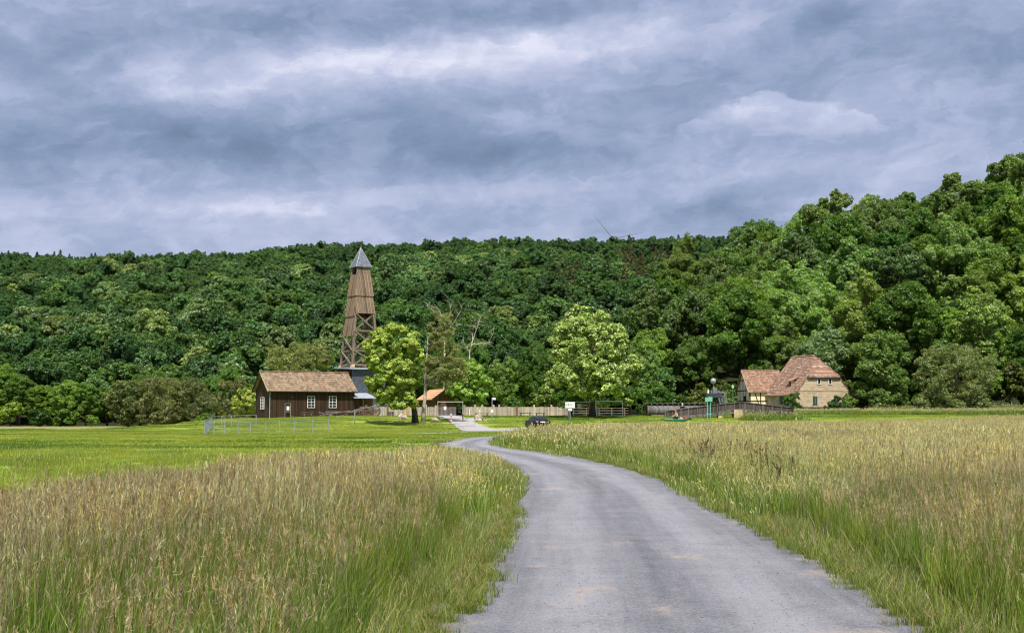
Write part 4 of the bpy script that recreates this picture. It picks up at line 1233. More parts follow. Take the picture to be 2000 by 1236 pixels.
# slatted gate with tubular frame and notice
p = at(855, 811, 170.5); gt_ = thing('gate', 'grey slatted gate in a white tubular frame with a white notice', 'gate', (p.x, p.y, tz(p.x, p.y)))
gw = at(904, 811, 170.5).x - p.x; gh = at(0, 784.5, 170.5).z - tz(p.x, p.y)
MB().tube([(0, 0, -.2), (0, 0, gh), (gw, 0, gh), (gw, 0, -.2)], .035, 8).build('frame', M['white_metal'], gt_)
m = MB(); x = .1
while x < gw * .72: m.box(x, x + .09, -.02, .02, .08, 1.22); x += .15
for z in (.25, 1.0): m.box(.05, gw * .73, .022, .06, z, z + .09)
m.build('gate_leaf', M['grey_wood'], gt_)
MB().box(.80, 1.13, -.05, -.025, .82, 1.28).build('notice', M['white_metal'], gt_)
MB().tube([(.02, -.02, .05), (gw * .73, -.02, .05)], .03, 6).build('bottom_rail', M['white_metal'], gt_)

# ------------------------------------------------------------------ small things round the gate
def bollard(px, py, label):
    p = ground_at(px, py); e = thing('bollard', label, 'bollard', p, 0, 'red and white bollards on the gate path')
    MB().tube([(0, 0, -.2), (0, 0, 1.05)], .075, 12).build('post', M['white_metal'], e)
    for z in (.02, .38, .66):
        MB().tube([(0, 0, z), (0, 0, z + .17)], .079, 12).build('band', M['red_paint'], e)
    MB().tube([(0, 0, -.1), (0, 0, .03)], .16, 12).build('foot', M['red_paint'], e)
bollard(881, 825.5, 'red and white striped bollard standing in the middle of the gate path')
bollard(904, 823.5, 'red and white striped bollard on the right edge of the gate path')
def rock(px, py, sx_, sy_, sz_, label, seed):
    p = ground_at(px, py); rg_ = random.Random(seed)
    m = MB().ball((0, 0, 0), 1, 12)
    for i, v in enumerate(m.v):
        n = 1 + .22 * math.sin(v.x * 3 + seed) + .18 * math.cos(v.z * 4 + v.y * 3 + seed * 2) + rg_.uniform(-.08, .08)
        m.v[i] = Vector((v.x * sx_ * n, v.y * sy_ * n, v.z * sz_ * n + sz_ * .45))
    o = m.build('boulder', M['boulder'], None, smooth=False); o.location = p
    return tag(o, label, 'boulder')
rock(850, 824, .75, .5, .34, 'flat pale boulder on the grass right of the maple trunk', 1)
rock(935, 822.5, .62, .5, .50, 'grey pointed boulder on the grass beside the signpost', 2)
rock(949, 822.5, .40, .3, .22, 'low grey stone lying just right of the pointed boulder', 3)
rock(787, 820, .55, .4, .5, 'dark mossy stump-like stone in the maple shade', 4)
p = ground_at(961, 823); e = thing('signpost', 'slim grey signpost with small white direction boards by the boulder', 'signpost', p)
sh_ = at(961, 776, p.y).z - p.z
MB().tube([(0, 0, -.3), (0, 0, sh_)], .05, 8).build('pole', M['galv'], e)
MB().box(.05, .42, -.02, .02, sh_ - .28, sh_ - .02).build('direction_board', M['white_metal'], e)
MB().box(-.14, .14, -.08, -.05, sh_ - 1.8, sh_ - 1.4).build('notice', M['white_metal'], e)
for px, ll in ((917, 'short white marker post before the picket fence nearest the gate'), (937, 'short white marker post before the picket fence behind the boulder')):
    p = at(px, 811, 171.2); p.z = tz(p.x, p.y)
    o = MB().box(-.05, .05, -.05, .05, -.2, .88).box(-.06, .06, -.06, .06, .88, .92).build('marker_post', M['white_paint']); o.location = p
    tag(o, ll, 'post', 'white marker posts by the fence')
def bench(px, py, w, label, back=False):
    p = ground_at(px, py); e = thing('bench', label, 'bench', p)
    MB().box(-w / 2, w / 2, -.2, .2, .40, .47).build('seat', M['timber_dark'], e)
    for q in (-w * .36, w * .36): MB().box(q - .05, q + .05, -.16, .16, -.1, .398).build('leg', M['timber_dark'], e)
    if back: MB().box(-w / 2, w / 2, .2, .25, .55, .85).box(-w * .3, -w * .3 + .06, .2, .24, .3, .55).box(w * .3, w * .3 + .06, .2, .24, .3, .55).build('backrest', M['timber_dark'], e)
bench(1026, 813, 1.6, 'dark wooden bench before the picket fence above the black car')
bench(941, 814, 1.9, 'dark low wooden bench before the picket fence behind the boulders')
bench(1055, 813.5, 1.3, 'small dark bench at the shaded foot of the fence')
o = MB().box(-.06, .06, -.05, .05, -.2, 1.25).beam((.04, 0, .3), (.5, 0, 1.3), .05).build('prop_post', M['yellow']); p = at(793, 811, 168); p.z = tz(p.x, p.y); o.location = p
tag(o, 'yellowish wooden post with slanting prop under the maple crown', 'post')

# pipe rail fence rising towards the maple
e = None; base = ground_at(693, 827); e = thing('pipe_railing', 'thin grey metal pipe railing rising towards the maple', 'railing', base)
rl = [(656, 816, 828), (693, 800.5, 827), (747, 789.5, 818), (764, 788.5, 817)]
pts = []
for px, pt_, pb in rl:
    g0 = ground_at(px, pb); tp = at(px, pt_, g0.y); pts.append(tp - base)
    if px != 656: MB().tube([g0 - base - Vector((0, 0, .2)), tp - base], .04, 8).build('post', M['galv'], e)
MB().tube(pts, .04, 8).build('rail', M['galv'], e)
MB().tube([pts[1] + Vector((0, 0, -.2)), ground_at(690, 830) - base], .025, 6).build('stay', M['galv'], e)

# wire enclosure on the field
w0 = ground_at(400, 850); e = thing('wire_fence', 'galvanised wire mesh enclosure fence on the field below the barn', 'fence', w0)
front = [(400, 850, 822), (403.5, 849.8, 822), (418, 849.5, 823), (439, 849.5, 822.5), (465, 849, 823.5), (489, 849, 824), (519, 848, 822), (546, 847.5, 821), (576, 847, 820.5), (610, 846.5, 819.5), (642, 846, 818)]
FP = [(ground_at(a, b_), at(a, c, ground_at(a, b_).y)) for a, b_, c in front]
for g0, tp in FP: MB().tube([g0 - w0 - Vector((0, 0, .2)), tp - w0], .045, 8).build('post', M['galv'], e)
BP = [(ground_at(414, 834), 1.15), (ground_at(433, 833), 1.15), (ground_at(452, 832), 1.15), (ground_at(500, 831), 1.15)]
for g0, h in BP: MB().tube([g0 - w0 - Vector((0, 0, .2)), g0 - w0 + Vector((0, 0, h))], .045, 6).build('post', M['galv'], e)
m = MB()
runs = [[(g0 - w0, tp - w0) for g0, tp in FP], [(FP[0][0] - w0, FP[0][1] - w0)] + [(g0 - w0, g0 - w0 + Vector((0, 0, h))) for g0, h in BP]]
for run in runs:
    for (a, b_), (c, d) in zip(run[:-1], run[1:]):
        n = max(2, int((c - a).length / .16))
        for i in range(n): 
            t = i / n; q, w_ = a.lerp(c, t), b_.lerp(d, t); m.beam(q, w_, .004, .004)
        for j in range(9):
            t = j / 8; m.beam(a.lerp(b_, t), c.lerp(d, t), .005 if 0 < j < 8 else .03, .005 if 0 < j < 8 else .03)
m.build('mesh_panel', M['galv'], e)
MB().beam(FP[0][1] - w0, ground_at(424, 840) - w0, .04).build('stay', M['galv'], e)
MB().beam(FP[-1][1] - w0, ground_at(659, 845) - w0, .04).build('stay', M['galv'], e)

# ------------------------------------------------------------------ carts and furniture in front of the barn
def wheel(name, r, parent, loc, mat, n=10, ax='y', hub=.10):
    m = MB().ring((0, 0, 0), r, .09, .09, ax, 28); w = m.build(name, M[mat], parent); w.location = loc
    s = MB()
    for k in range(n):
        a = 2 * math.pi * k / n; v = (math.cos(a), 0, math.sin(a)) if ax == 'y' else (0, math.cos(a), math.sin(a))
        s.beam((0, 0, 0), Vector(v) * (r - .05), .05, .05)
    s.build('spokes', M[mat], w)
    MB().tube([(0, -.14, 0), (0, .14, 0)] if ax == 'y' else [(-.14, 0, 0), (.14, 0, 0)], hub, 10).build('hub', M['rust'], w)
    return w
p = at(716, 811, 166); p.z = tz(p.x, p.y); cz = p.z
e = thing('spoked_wheel_cart', 'old dark timber cart with one large spoked wheel before the zinc-roofed shed', 'cart', p, R(10))
wheel('wheel', .66, e, (1.15, -.45, .66), 'rust', 12)
wheel('wheel', .66, e, (1.15, .85, .66), 'rust', 12)
wheel('wheel', .45, e, (-.55, -.4, .45), 'rust', 8)
wheel('wheel', .45, e, (-.55, .8, .45), 'rust', 8)
MB().box(-1.4, 1.7, -.25, -.10, .62, .80).box(-1.4, 1.7, .45, .6, .62, .80).box(-1.2, -.9, -.3, .7, .8, .95).box(.2, .5, -.3, .7, .8, 1.1).box(1.05, 1.25, -.6, 1.0, .56, .72).build('frame', M['cart_wood'], e)
MB().box(-.9, .2, -.2, .5, .95, 1.25).box(-.2, .1, 0, .3, 1.25, 1.45).build('machine_body', M['rust'], e)
p = at(668, 811, 168); p.z = tz(p.x, p.y)
e = thing('timber_sledge', 'long low weathered timber frame lying on the grass beside the cart', 'sledge', p, R(8))
MB().box(-2.2, 1.9, -.08, .08, .55, .68).build('top_beam', M['cart_wood'], e)
for x in (-1.9, -.7, .6, 1.7): MB().box(x - .07, x + .07, -.35, .35, -.1, .549).build('leg', M['cart_wood'], e)
MB().beam((-2.9, -.4, .15), (1.0, -.5, .75), .14).build('pole', M['grey_wood'], e)
MB().beam((-3.0, -.25, .55), (-1.2, -.6, .12), .12).build('pole', M['cart_wood'], e)
p = at(600, 811, 174); p.z = tz(p.x, p.y)
e = thing('picnic_table', 'dark wooden picnic table with benches standing before the first barn window', 'table', p, R(26))
MB().box(-.75, .75, -.36, .36, .70, .76).build('tabletop', M['cart_wood'], e)
for s_ in (-1, 1):
    MB().box(-.75, .75, s_ * .70 - .13, s_ * .70 + .13, .42, .47).build('seat', M['cart_wood'], e)
    MB().beam((s_ * .5, -.65, -.1), (s_ * .5, -.15, .69), .09).beam((s_ * .5, .65, -.1), (s_ * .5, .15, .69), .09).beam((s_ * .5, -.75, .37), (s_ * .5, .75, .37), .08).build('leg', M['cart_wood'], e)
p = at(763, 811, 168); p.z = tz(p.x, p.y)
e = thing('wooden_tub', 'small round brown wooden tub on the grass near the pipe railing', 'tub', p)
MB().tube([(0, 0, -.05), (0, 0, .30), (0, 0, .58)], [.36, .41, .44], 16).build('body', M['cart_wood'], e)
for z in (.08, .45): MB().ring((0, 0, 0), .44 if z > .3 else .40, .05, .02, 'y', 20).build('hoop', M['rust'], e).matrix_local = Matrix.Translation((0, 0, z)) @ Matrix.Rotation(math.pi / 2, 4, 'X')

# ------------------------------------------------------------------ information boards and white frames
p = ground_at(1113.5, 822)
e = thing('information_board', 'white board with a row of five coloured arrows above a small white plate', 'sign', p)
zb = at(1113, 796.5, p.y).z - p.z; zt2 = at(1113, 784.8, p.y).z - p.z; hw = (at(1122.5, 790, p.y).x - at(1104, 790, p.y).x) / 2
MB().tube([(0, 0, -.3), (0, 0, zb + .2)], .05, 8).build('pole', M['galv'], e)
bd = MB().box(-hw, hw, -.09, -.052, zb, zt2).build('board', M['white_metal'], e)
for i, c in enumerate([(.02, .02, .03), (.03, .02, .03), (.20, .03, .05), (.55, .22, .26), (.62, .35, .36)]):
    x = -hw * .68 + i * hw * .34; zc = (zb + zt2) / 2 + .03; s_ = .085
    mt = plain('arrow_colour_%d' % i, c, .5)
    MB().prism([(x - s_, -.092, zc), (x, -.092, zc + s_ * 1.3), (x + s_, -.092, zc), (x, -.092, zc - s_ * .6)], (0, -.004, 0)).prism([(x - .015, -.0915, zc - s_ * 1.6), (x + .015, -.0915, zc - s_ * 1.6), (x + .015, -.0915, zc - s_ * .3), (x - .015, -.0915, zc - s_ * .3)], (0, -.0035, 0)).build('arrow', mt, bd)
MB().box(-.22, .24, -.08, -.052, zb - .34, zb - .06).build('plate', M['white_metal'], e)
p = at(1131, 811, 162); p.z = tz(p.x, p.y)
e = thing('notice_board', 'small upright white notice board on a thin post inside the white frame', 'sign', p)
MB().tube([(0, 0, -.2), (0, 0, 1.3)], .03, 8).build('post', M['galv'], e)
MB().box(-.2, .2, -.06, -.03, at(0, 798, 162).z - p.z, at(0, 788.5, 162).z - p.z).build('board', M['white_metal'], e)
def pipe_frame(a, b_, pt_, pb, Y, label, thick=.065):
    p = at(a, 811, Y); p.z = tz(p.x, p.y); e = thing('goal_frame', label, 'goal frame', p)
    w = at(b_, 811, Y).x - p.x; h = at(a, pt_, Y).z - p.z
    MB().tube([(0, 0, -.3), (0, 0, h)], thick, 8).build('post', M['white_metal'], e)
    MB().tube([(w, 0, -.3), (w, 0, h)], thick, 8).build('post', M['white_metal'], e)
    MB().tube([(-.04, 0, h), (w + .04, 0, h)], thick, 8).build('top_bar', M['white_metal'], e)
    MB().tube([(.05, 0, h * .45), (w - .05, 0, h * .45)], .02, 6).tube([(.05, 0, h * .22), (w - .05, 0, h * .22)], .02, 6).build('rails', M['galv'], e)
    return e
pipe_frame(1110, 1151.5, 785, 811, 164, 'white pipe frame behind the information board left of the big tree trunk')
pipe_frame(1164, 1216, 783.5, 811, 163, 'white goal-like pipe frame right of the big tree trunk', .07)
p = at(1152.5, 811, 163); p.z = tz(p.x, p.y)
o = MB().box(-.10, .10, -.06, .06, .6, at(0, 780.5, 163).z - p.z).box(-.04, .04, -.04, .04, -.2, .6).build('white_post', M['white_paint']); o.location = p
tag(o, 'thick white upright post just left of the big tree trunk', 'post')
# dark rails and low wall in the shade behind
p = at(1205, 811, 176); p.z = tz(p.x, p.y)
e = thing('rail_fence', 'dark wooden rail fence in the shade behind the big tree', 'fence', p)
for px in (1120, 1145, 1170, 1195, 1220): x = at(px, 811, 176).x - p.x; MB().box(x - .06, x + .06, -.06, .06, -.2, 1.15).build('post', M['cart_wood'], e)
xa, xb_ = at(1118, 811, 176).x - p.x, at(1228, 811, 176).x - p.x
for z in (.35, .7, 1.05): MB().box(xa, xb_, -.10, -.061, z, z + .09).build('rail', M['cart_wood'], e)
# heap of cut logs
p = ground_at(1241, 810.5); e = thing('log_pile', 'heap of pale cut logs stacked left of the wooden conduit', 'log pile', p)
m = MB(); rl_ = random.Random(3)
for r_ in range(5):
    x = -1.05 + (r_ % 2) * .12
    while x < 1.05:
        q = rl_.uniform(.09, .13); m.tube([(x, -.35 + rl_.uniform(-.06, .06), .11 + r_ * .21), (x + rl_.uniform(-.05, .05), .45, .11 + r_ * .21)], q, 7); x += q * 2.05
m.build('logs', M['boulder'], e)

# wooden conduit drum
p = at(1266, 811, 168); p.z = tz(p.x, p.y)
e = thing('wooden_conduit', 'long grey wooden drum-like conduit with open round end and strutted roof board', 'conduit', p, R(-1))
L_ = at(1378, 811, 168).x - p.x; zc = at(0, 801.5, 168).z - p.z; rd = .66
MB().tube([(0, 0, zc), (L_, 0, zc)], rd, 20, cap=False).build('drum', M['grey_wood'], e, smooth=False)
MB().tube([(.06, 0, zc), (.09, 0, zc)], rd - .02, 20).build('drum_shade', M['dark'], e)  # near-black disc: shade inside the open drum put into its colour
w = MB().ring((-.05, 0, zc), rd + .10, .14, .14, 'x', 24).build('end_ring', M['grey_wood'], e)
m = MB()
for k in range(6):
    a = math.pi * k / 3; m.beam((-.05, 0, zc), (-.05, math.cos(a) * rd, zc + math.sin(a) * rd), .07)
m.build('end_spokes', M['grey_wood'], w)
zt3 = at(0, 787, 168).z - p.z
MB().box(-.6, L_ + .3, -.35, .75, zt3 - .07, zt3).build('roof_board', M['grey_wood'], e)
MB().box(-.2, L_, .70, .74, -.2, zt3 - .071).build('back_boards', M['cart_wood'], e)
for i in range(11):
    x = .35 + i * (L_ - .5) / 10
    MB().beam((x, -.28, zt3 - .08), (x + .35, -.5, zc + rd * .55), .07).build('strut', M['grey_wood'], e)
MB().box(.3, L_, -.62, .62, -.3, zc - rd * .8).build('cradle', M['cart_wood'], e)
MB().tube([(-.55, .0, zt3 - .06), (-.75, 0, zt3 - .5)], .05, 6).build('end_bracket', M['grey_wood'], e)

# ------------------------------------------------------------------ boarded walkway over the ditch
YW = 160.0
kp = [(1303, 802.5, 813.5, 818.0), (1330, 799.0, 810.5, 816.0), (1345, 797.0, 809.0, 814.6), (1362, 795.0, 807.5, 813.2), (1384, 792.2, 804.8, 811.0), (1401, 790.2, 803.0, 809.0), (1417, 788.2, 801.0, 807.2),
      (1434, 786.5, 799.0, 805.5), (1445, 785.8, 798.2, 804.5), (1455, 785.8, 798.6, 804.6), (1472, 787.4, 800.4, 806.5), (1490, 789.5, 802.6, 808.6), (1508, 791.8, 804.8, 810.6), (1526, 793.8, 807.0, 812.0), (1550, 796.0, 809.5, 814.0)]
p = at(1445, 811, YW); p.z = tz(p.x, p.y)
e = thing('boarded_walkway', 'grey brown boarded footbridge humped over the ditch before the houses', 'footbridge', p)
def wp(px, py, off=0.0): q = at(px, py, YW); return Vector((q.x, q.y + off, q.z)) - p
for off, nm in ((0, 'railing'), (2.0, 'railing')):
    m = MB()
    for a, b_ in zip(kp[:-1], kp[1:]):
        m.prism([wp(a[0], a[1], off), wp(b_[0], b_[1], off), wp(b_[0], b_[2], off), wp(a[0], a[2], off)], (0, .05, 0))
    r_ = m.build(nm, M['walk_wood'], e)
    m = MB()
    for a, b_ in zip(kp[:-1], kp[1:]): m.beam(wp(a[0], a[1] - .2, off - .03), wp(b_[0], b_[1] - .2, off - .03), .13, .06)
    m.build('handrail', M['grey_wood'], r_)
    for a in kp:
        MB().beam(wp(a[0], a[1] - .3, off - .07), wp(a[0], a[3] + .6, off - .07), .09, .07).build('post', M['grey_wood'], r_)
m = MB()
for a, b_ in zip(kp[:-1], kp[1:]):
    A_, B_ = wp(a[0], a[2] + 1.2, .06), wp(b_[0], b_[2] + 1.2, .06)
    m.slab([A_, B_, B_ + Vector((0, 1.9, 0)), A_ + Vector((0, 1.9, 0))], .10)
m.build('deck', M['grey_wood'], e)
for a, b_ in ((kp[0], kp[7]), (kp[8], kp[-1])):
    MB().beam(wp(a[0], a[3], .1), wp(b_[0], b_[3], .1), .16, .22).build('girder', M['grey_wood'], e)
x0, x1 = wp(1433.5, 800).x, wp(1449.5, 800).x
MB().box(x0, x1, -.12, 1.6, -1.2, wp(1440, 800).z).build('pier', M['pier_stone'], e)
x0, x1 = wp(1403, 800).x, wp(1411, 800).x
MB().box(x0, x1, .1, 1.5, -1.2, wp(1405, 810.5).z).build('pier', M['pier_stone'], e)

# ------------------------------------------------------------------ lifting machine behind the walkway
YM = 172.0; p = at(1395, 811, YM); p.z = tz(p.x, p.y)
e = thing('lifting_machine', 'dark steel machine frame with lattice leg and grey ball on a pole behind the walkway', 'machine', p)
def mp(px, py, off=0.0): q = at(px, py, YM); return Vector((q.x, q.y + off, q.z)) - p
def mbox(a, b_, c, d, y0_, y1_, m=None):
    m = m or MB(); A_, B_ = mp(a, d), mp(b_, c); return m.box(A_.x, B_.x, y0_, y1_, A_.z, B_.z)
mbox(1379, 1409, 768, 776, -.5, 1.2).build('platform', M['steel_grey'], e)
m = mbox(1380, 1386, 776, 812, -.3, 1.0); mbox(1399, 1403, 776, 812, -.3, 1.0, m); m.build('column', M['dark'], e)
m = mbox(1392, 1400, 757, 768, -.3, .6); mbox(1388, 1391, 762, 768, -.2, .3, m); mbox(1400, 1415, 764, 767, -.4, .6, m); m.build('motor', M['steel_light'], e)
mbox(1381.5, 1384.5, 761.5, 768, -.2, .2).build('white_canister', M['white_metal'], e)
MB().tube([mp(1393.5, 768, .1), mp(1393.5, 748, .1)], .05, 8).build('pole', M['galv'], e)
MB().ball(mp(1393.5, 744, .1), .40, 14).build('ball', M['galv'], e, smooth=True)
m = MB(); A = [(1400, 768), (1408, 792), (1414, 766), (1420, 792)]
for off in (-.4, .5):
    m.beam(mp(1399, 768, off), mp(1408, 793, off), .14); m.beam(mp(1405.5, 768, off), mp(1411, 793, off), .09); m.beam(mp(1416, 768, off), mp(1420.5, 793, off), .09)
    m.beam(mp(1405, 768, off), mp(1416, 768, off), .09)
    for t0, t1 in ((0, .5), (.5, 1)):
        f_ = lambda t, s_: mp((1405.5 + 5.5 * t) if s_ == 0 else (1416 + 4.5 * t), 768 + 25 * t, off)
        m.beam(f_(t0, 0), f_(t1, 1), .07); m.beam(f_(t1, 0), f_(t0, 1), .07); m.beam(f_(t1, 0), f_(t1, 1), .07)
m.build('lattice_leg', M['steel_light'], e)

# turquoise sign, lamp
p = ground_at(1375, 819); e = thing('turquoise_sign', 'pair of pale turquoise boards on two thin poles before the walkway', 'sign', p)
def tp_(px, py): return at(px, py, p.y) - p
for i, (a, c, d, y_) in enumerate(((1372.2, 776, 784.5, -.05), (1378, 775, 783.5, -.11))):
    MB().tube([(tp_(a, 0).x, 0, -.3), (tp_(a, 0).x, 0, tp_(a, c).z)], .05, 8).build('pole', M['turquoise'], e)
    MB().box(tp_(a - 4.2, 0).x, tp_(a + 3.6, 0).x, y_ - .03, y_, tp_(a, d).z, tp_(a, c).z).build('board', M['turquoise'], e)
MB().box(tp_(1370, 0).x, tp_(1380, 0).x, -.02, .02, tp_(0, 809).z, tp_(0, 808).z).build('crossbar', M['turquoise'], e)
p = at(1432, 811, 178); p.z = tz(p.x, p.y); e = thing('lamp_post', 'slim grey lamp post with white lantern left of the half-timbered house', 'street lamp', p)
hz_ = at(0, 754, 178).z - p.z
MB().tube([(0, 0, -.3), (0, 0, hz_ - .3)], [.06, .045], 8).build('pole', M['steel_light'], e)
MB().tube([(0, 0, hz_ - .32), (0, 0, hz_ - .05), (0, 0, hz_ + .06)], [.12, .20, .17], 10).build('lantern', M['white_metal'], e)
MB().tube([(0, 0, hz_ + .06), (0, 0, hz_ + .2)], [.22, .03], 10).build('lantern_cap', M['galv'], e)

# ------------------------------------------------------------------ people and kayak
def skinned(name, joints, edges, mat, parent, lev=2):
    me = bpy.data.meshes.new(name); me.from_pydata([j[0] for j in joints], edges, [])
    me.materials.append(mat); o = obj(name, me, parent)
    sk = o.modifiers.new('skin', 'SKIN'); sk.use_smooth_shade = True
    for i, j in enumerate(joints):
        r = j[1]; me.skin_vertices[0].data[i].radius = r if hasattr(r, '__len__') else (r, r)
    me.skin_vertices[0].data[0].use_root = True
    sb = o.modifiers.new('sub', 'SUBSURF'); sb.levels = lev; sb.render_levels = lev
    return o
def hand_joints(J, Ed, wrist_i, d, side):
    """palm, four fingers and thumb grown from the wrist along direction d"""
    w = Vector(J[wrist_i][0]); d = Vector(d).normalized(); s = Vector(side).normalized(); n = d.cross(s)
    b = len(J); J.append((tuple(w + d * .05), (.022, .038))); Ed.append((wrist_i, b))
    for k, ln in enumerate((.072, .080, .075, .060)):
        r0 = w + d * .095 + s * (k - 1.5) * .021; i = len(J)
        J += [(tuple(r0), .010), (tuple(r0 + d * ln * .55 + n * .012), .0085), (tuple(r0 + d * ln * .85 + n * .038), .007)]
        Ed += [(b, i), (i, i + 1), (i + 1, i + 2)]
    i = len(J); J += [(tuple(w + d * .04 - s * .045), .011), (tuple(w + d * .085 - s * .062 + n * .02), .009)]; Ed += [(b, i), (i, i + 1)]
def head_parts(parent, c, yaw, hair_mat, cap=None):
    M_ = Matrix.Translation(c) @ Matrix.Rotation(yaw, 4, 'Z')
    m = MB()
    for s_ in (-1, 1):
        m.add([M_ @ v for v in MB().ball((.092, s_ * .033, .01), .013, 6).v], MB().ball((0, 0, 0), 1, 6).f)
    m.build('eyes', M['dark'], parent)
    q = MB().ball((-.015, 0, .035), .118, 12, sz=.95); h = MB()
    h.add([M_ @ v for v in q.v], [f for f in q.f]); 
    if cap: 
        b_ = MB().box(.06, .19, -.07, .07, .045, .06); h.add([M_ @ v for v in b_.v], b_.f)
    h.build('cap' if cap else 'hair', M[cap or hair_mat], parent, smooth=True)

kyp = ground_at(1322, 823.5)
e = thing('kayak', 'green open kayak with dark upturned bow lying on the grass', 'kayak', kyp, R(3))
KL = (at(1350, 820, kyp.y).x - at(1291, 820, kyp.y).x)
vs, fs = [], []; ns, nr = 16, 9
for i in range(ns + 1):
    t = i / ns; x = (t - .52) * KL; w_ = .38 * (math.sin(math.pi * min(max(t, .01), .99)) ** .6); rise = .16 * max(0, (t - .7) / .3) ** 2 + .10 * max(0, (.25 - t) / .25) ** 2
    for j in range(nr):
        a = math.pi + math.pi * j / (nr - 1)
        vs.append((x, math.cos(a) * w_, .30 + rise + math.sin(a) * (.30 - rise * .6) * (.4 + .6 * w_ / .38)))
for i in range(ns):
    for j in range(nr - 1): fs.append((i * nr + j, (i + 1) * nr + j, (i + 1) * nr + j + 1, i * nr + j + 1))
m = MB().add(vs, fs); o = m.build('hull', M['kayak_green'], e, smooth=True); sd = o.modifiers.new('thick', 'SOLIDIFY'); sd.thickness = .03
m = MB()
for i in range(4): 
    x = (-.35 + .2 * i) * KL * .8; m.box(x - .02, x + .02, -.30, .30, .26, .29)
m.build('thwarts', M['black_plastic'], e)
MB().ball((KL * .40, 0, .36), .24, 10, sx=1.5, sz=.55, sy=.8).build('bow_cover', M['black_plastic'], e, smooth=True)
def item(name, mbx, mat, label, cat, loc):
    o = mbx.build(name, M[mat]); o.location = loc; return tag(o, label, cat)
kz = lambda dx, z: kyp + Vector((dx, 0, z))
item('red_bag', MB().ball((0, 0, 0), .17, 10, sx=1.5, sz=.7), 'red_paint', 'red bag lying near the bow of the green kayak', 'bag', kz(KL * .30, .42))
item('white_bag', MB().ball((0, 0, 0), .13, 10, sx=1.6, sz=.6), 'white_paint', 'small white bundle in the kayak between red bag and person', 'bundle', kz(KL * .14, .36))
item('yellow_bucket', MB().tube([(0, 0, -.13), (0, 0, .14)], [.10, .13], 12), 'pier_stone', 'pale upright bucket in the middle of the kayak', 'bucket', kz(KL * .02 + .35, .46))

pp = kyp + Vector((-.30, -.02, .22))
pe = thing('person', 'bare-armed person in pale tan top and pink cap kneeling on the green kayak', 'person', pp, 0)
# facing left (-x), sitting on the heels, leaning a little forward
J = [((.30, 0, .26), (.15, .17)), ((.30, 0, .50), (.125, .15)), ((.22, 0, .74), (.14, .17)), ((.18, 0, .86), (.06, .06)), ((.13, 0, 1.00), (.085, .078)), ((.115, 0, 1.10), (.07, .07))]
Ed = [(0, 1), (1, 2), (2, 3), (3, 4), (4, 5)]
for s_ in (-1, 1):
    b = len(J)
    J += [((.26, .10 * s_, .20), (.095, .095)), ((-.16, .14 * s_, .16), (.062, .062)), ((.22, .13 * s_, .05), (.05, .05)), ((.42, .13 * s_, .04), (.035, .04))]
    Ed += [(0, b), (b, b + 1), (b + 1, b + 2), (b + 2, b + 3)]
    b = len(J)
    J += [((.22, .20 * s_, .78), (.058, .058)), ((.05, .24 * s_, .55), (.042, .042)), ((-.16, .18 * s_, .46), (.027, .027))]
    Ed += [(2, b), (b, b + 1), (b + 1, b + 2)]
    hand_joints(J, Ed, b + 2, (-.9, -.1 * s_, -.25), (0, 1, 0))
body = skinned('body', J, Ed, M['skin'], pe)
top = skinned('shirt', [((.30, 0, .40), (.155, .185)), ((.28, 0, .58), (.15, .178)), ((.22, 0, .76), (.155, .19)), ((.21, .18, .77), (.075, .075)), ((.21, -.18, .77), (.075, .075))], [(0, 1), (1, 2), (2, 3), (2, 4)], M['tan_shirt'], body)
J2 = [((.30, 0, .25), (.175, .195))]; E2 = []
for s_ in (-1, 1):
    b = len(J2); J2 += [((.25, .11 * s_, .20), (.115, .115)), ((-.17, .14 * s_, .16), (.082, .082)), ((.20, .13 * s_, .06), (.065, .065)), ((.32, .13 * s_, .05), (.05, .05))]
    E2 += [(0, b), (b, b + 1), (b + 1, b + 2), (b + 2, b + 3)]
skinned('trousers', J2, E2, M['dark_cloth'], body)
head_parts(body, (.13, 0, 1.04), math.pi, 'white_hair', 'pink_cap')

p2 = at(1333, 811, 164.5); p2.z = tz(p2.x, p2.y)
pe = thing('person', 'white-haired person in dark clothes standing behind the walkway railing', 'person', p2, R(250))
J = [((0, 0, .92), (.13, .16)), ((0, 0, 1.12), (.11, .14)), ((0, 0, 1.34), (.12, .17)), ((0, 0, 1.46), (.055, .055)), ((.02, 0, 1.57), (.082, .074)), ((.02, 0, 1.66), (.068, .066))]
Ed = [(0, 1), (1, 2), (2, 3), (3, 4), (4, 5)]
for s_ in (-1, 1):
    b = len(J); J += [((0, .10 * s_, .84), (.09, .09)), ((.02, .11 * s_, .48), (.058, .058)), ((0, .11 * s_, .09), (.038, .038)), ((.14, .12 * s_, .03), (.035, .04))]
    Ed += [(0, b), (b, b + 1), (b + 1, b + 2), (b + 2, b + 3)]
    b = len(J); J += [((0, .20 * s_, 1.38), (.056, .056)), ((.02, .25 * s_, 1.10), (.04, .04)), ((.10, .24 * s_, .88), (.026, .026))]
    Ed += [(2, b), (b, b + 1), (b + 1, b + 2)]
    hand_joints(J, Ed, b + 2, (.3, 0, -.9), (1, 0, .3))
body = skinned('body', J, Ed, M['skin'], pe)
jk = [((0, 0, .90), (.15, .185)), ((0, 0, 1.15), (.135, .165)), ((0, 0, 1.36), (.135, .19))]; je = [(0, 1), (1, 2)]
for s_ in (-1, 1):
    b = len(jk); jk += [((0, .20 * s_, 1.39), (.072, .072)), ((.02, .25 * s_, 1.10), (.055, .055)), ((.09, .24 * s_, .91), (.042, .042))]; je += [(2, b), (b, b + 1), (b + 1, b + 2)]
skinned('jacket', jk, je, M['dark_cloth'], body)
jk = [((0, 0, .90), (.145, .178))]; je = []
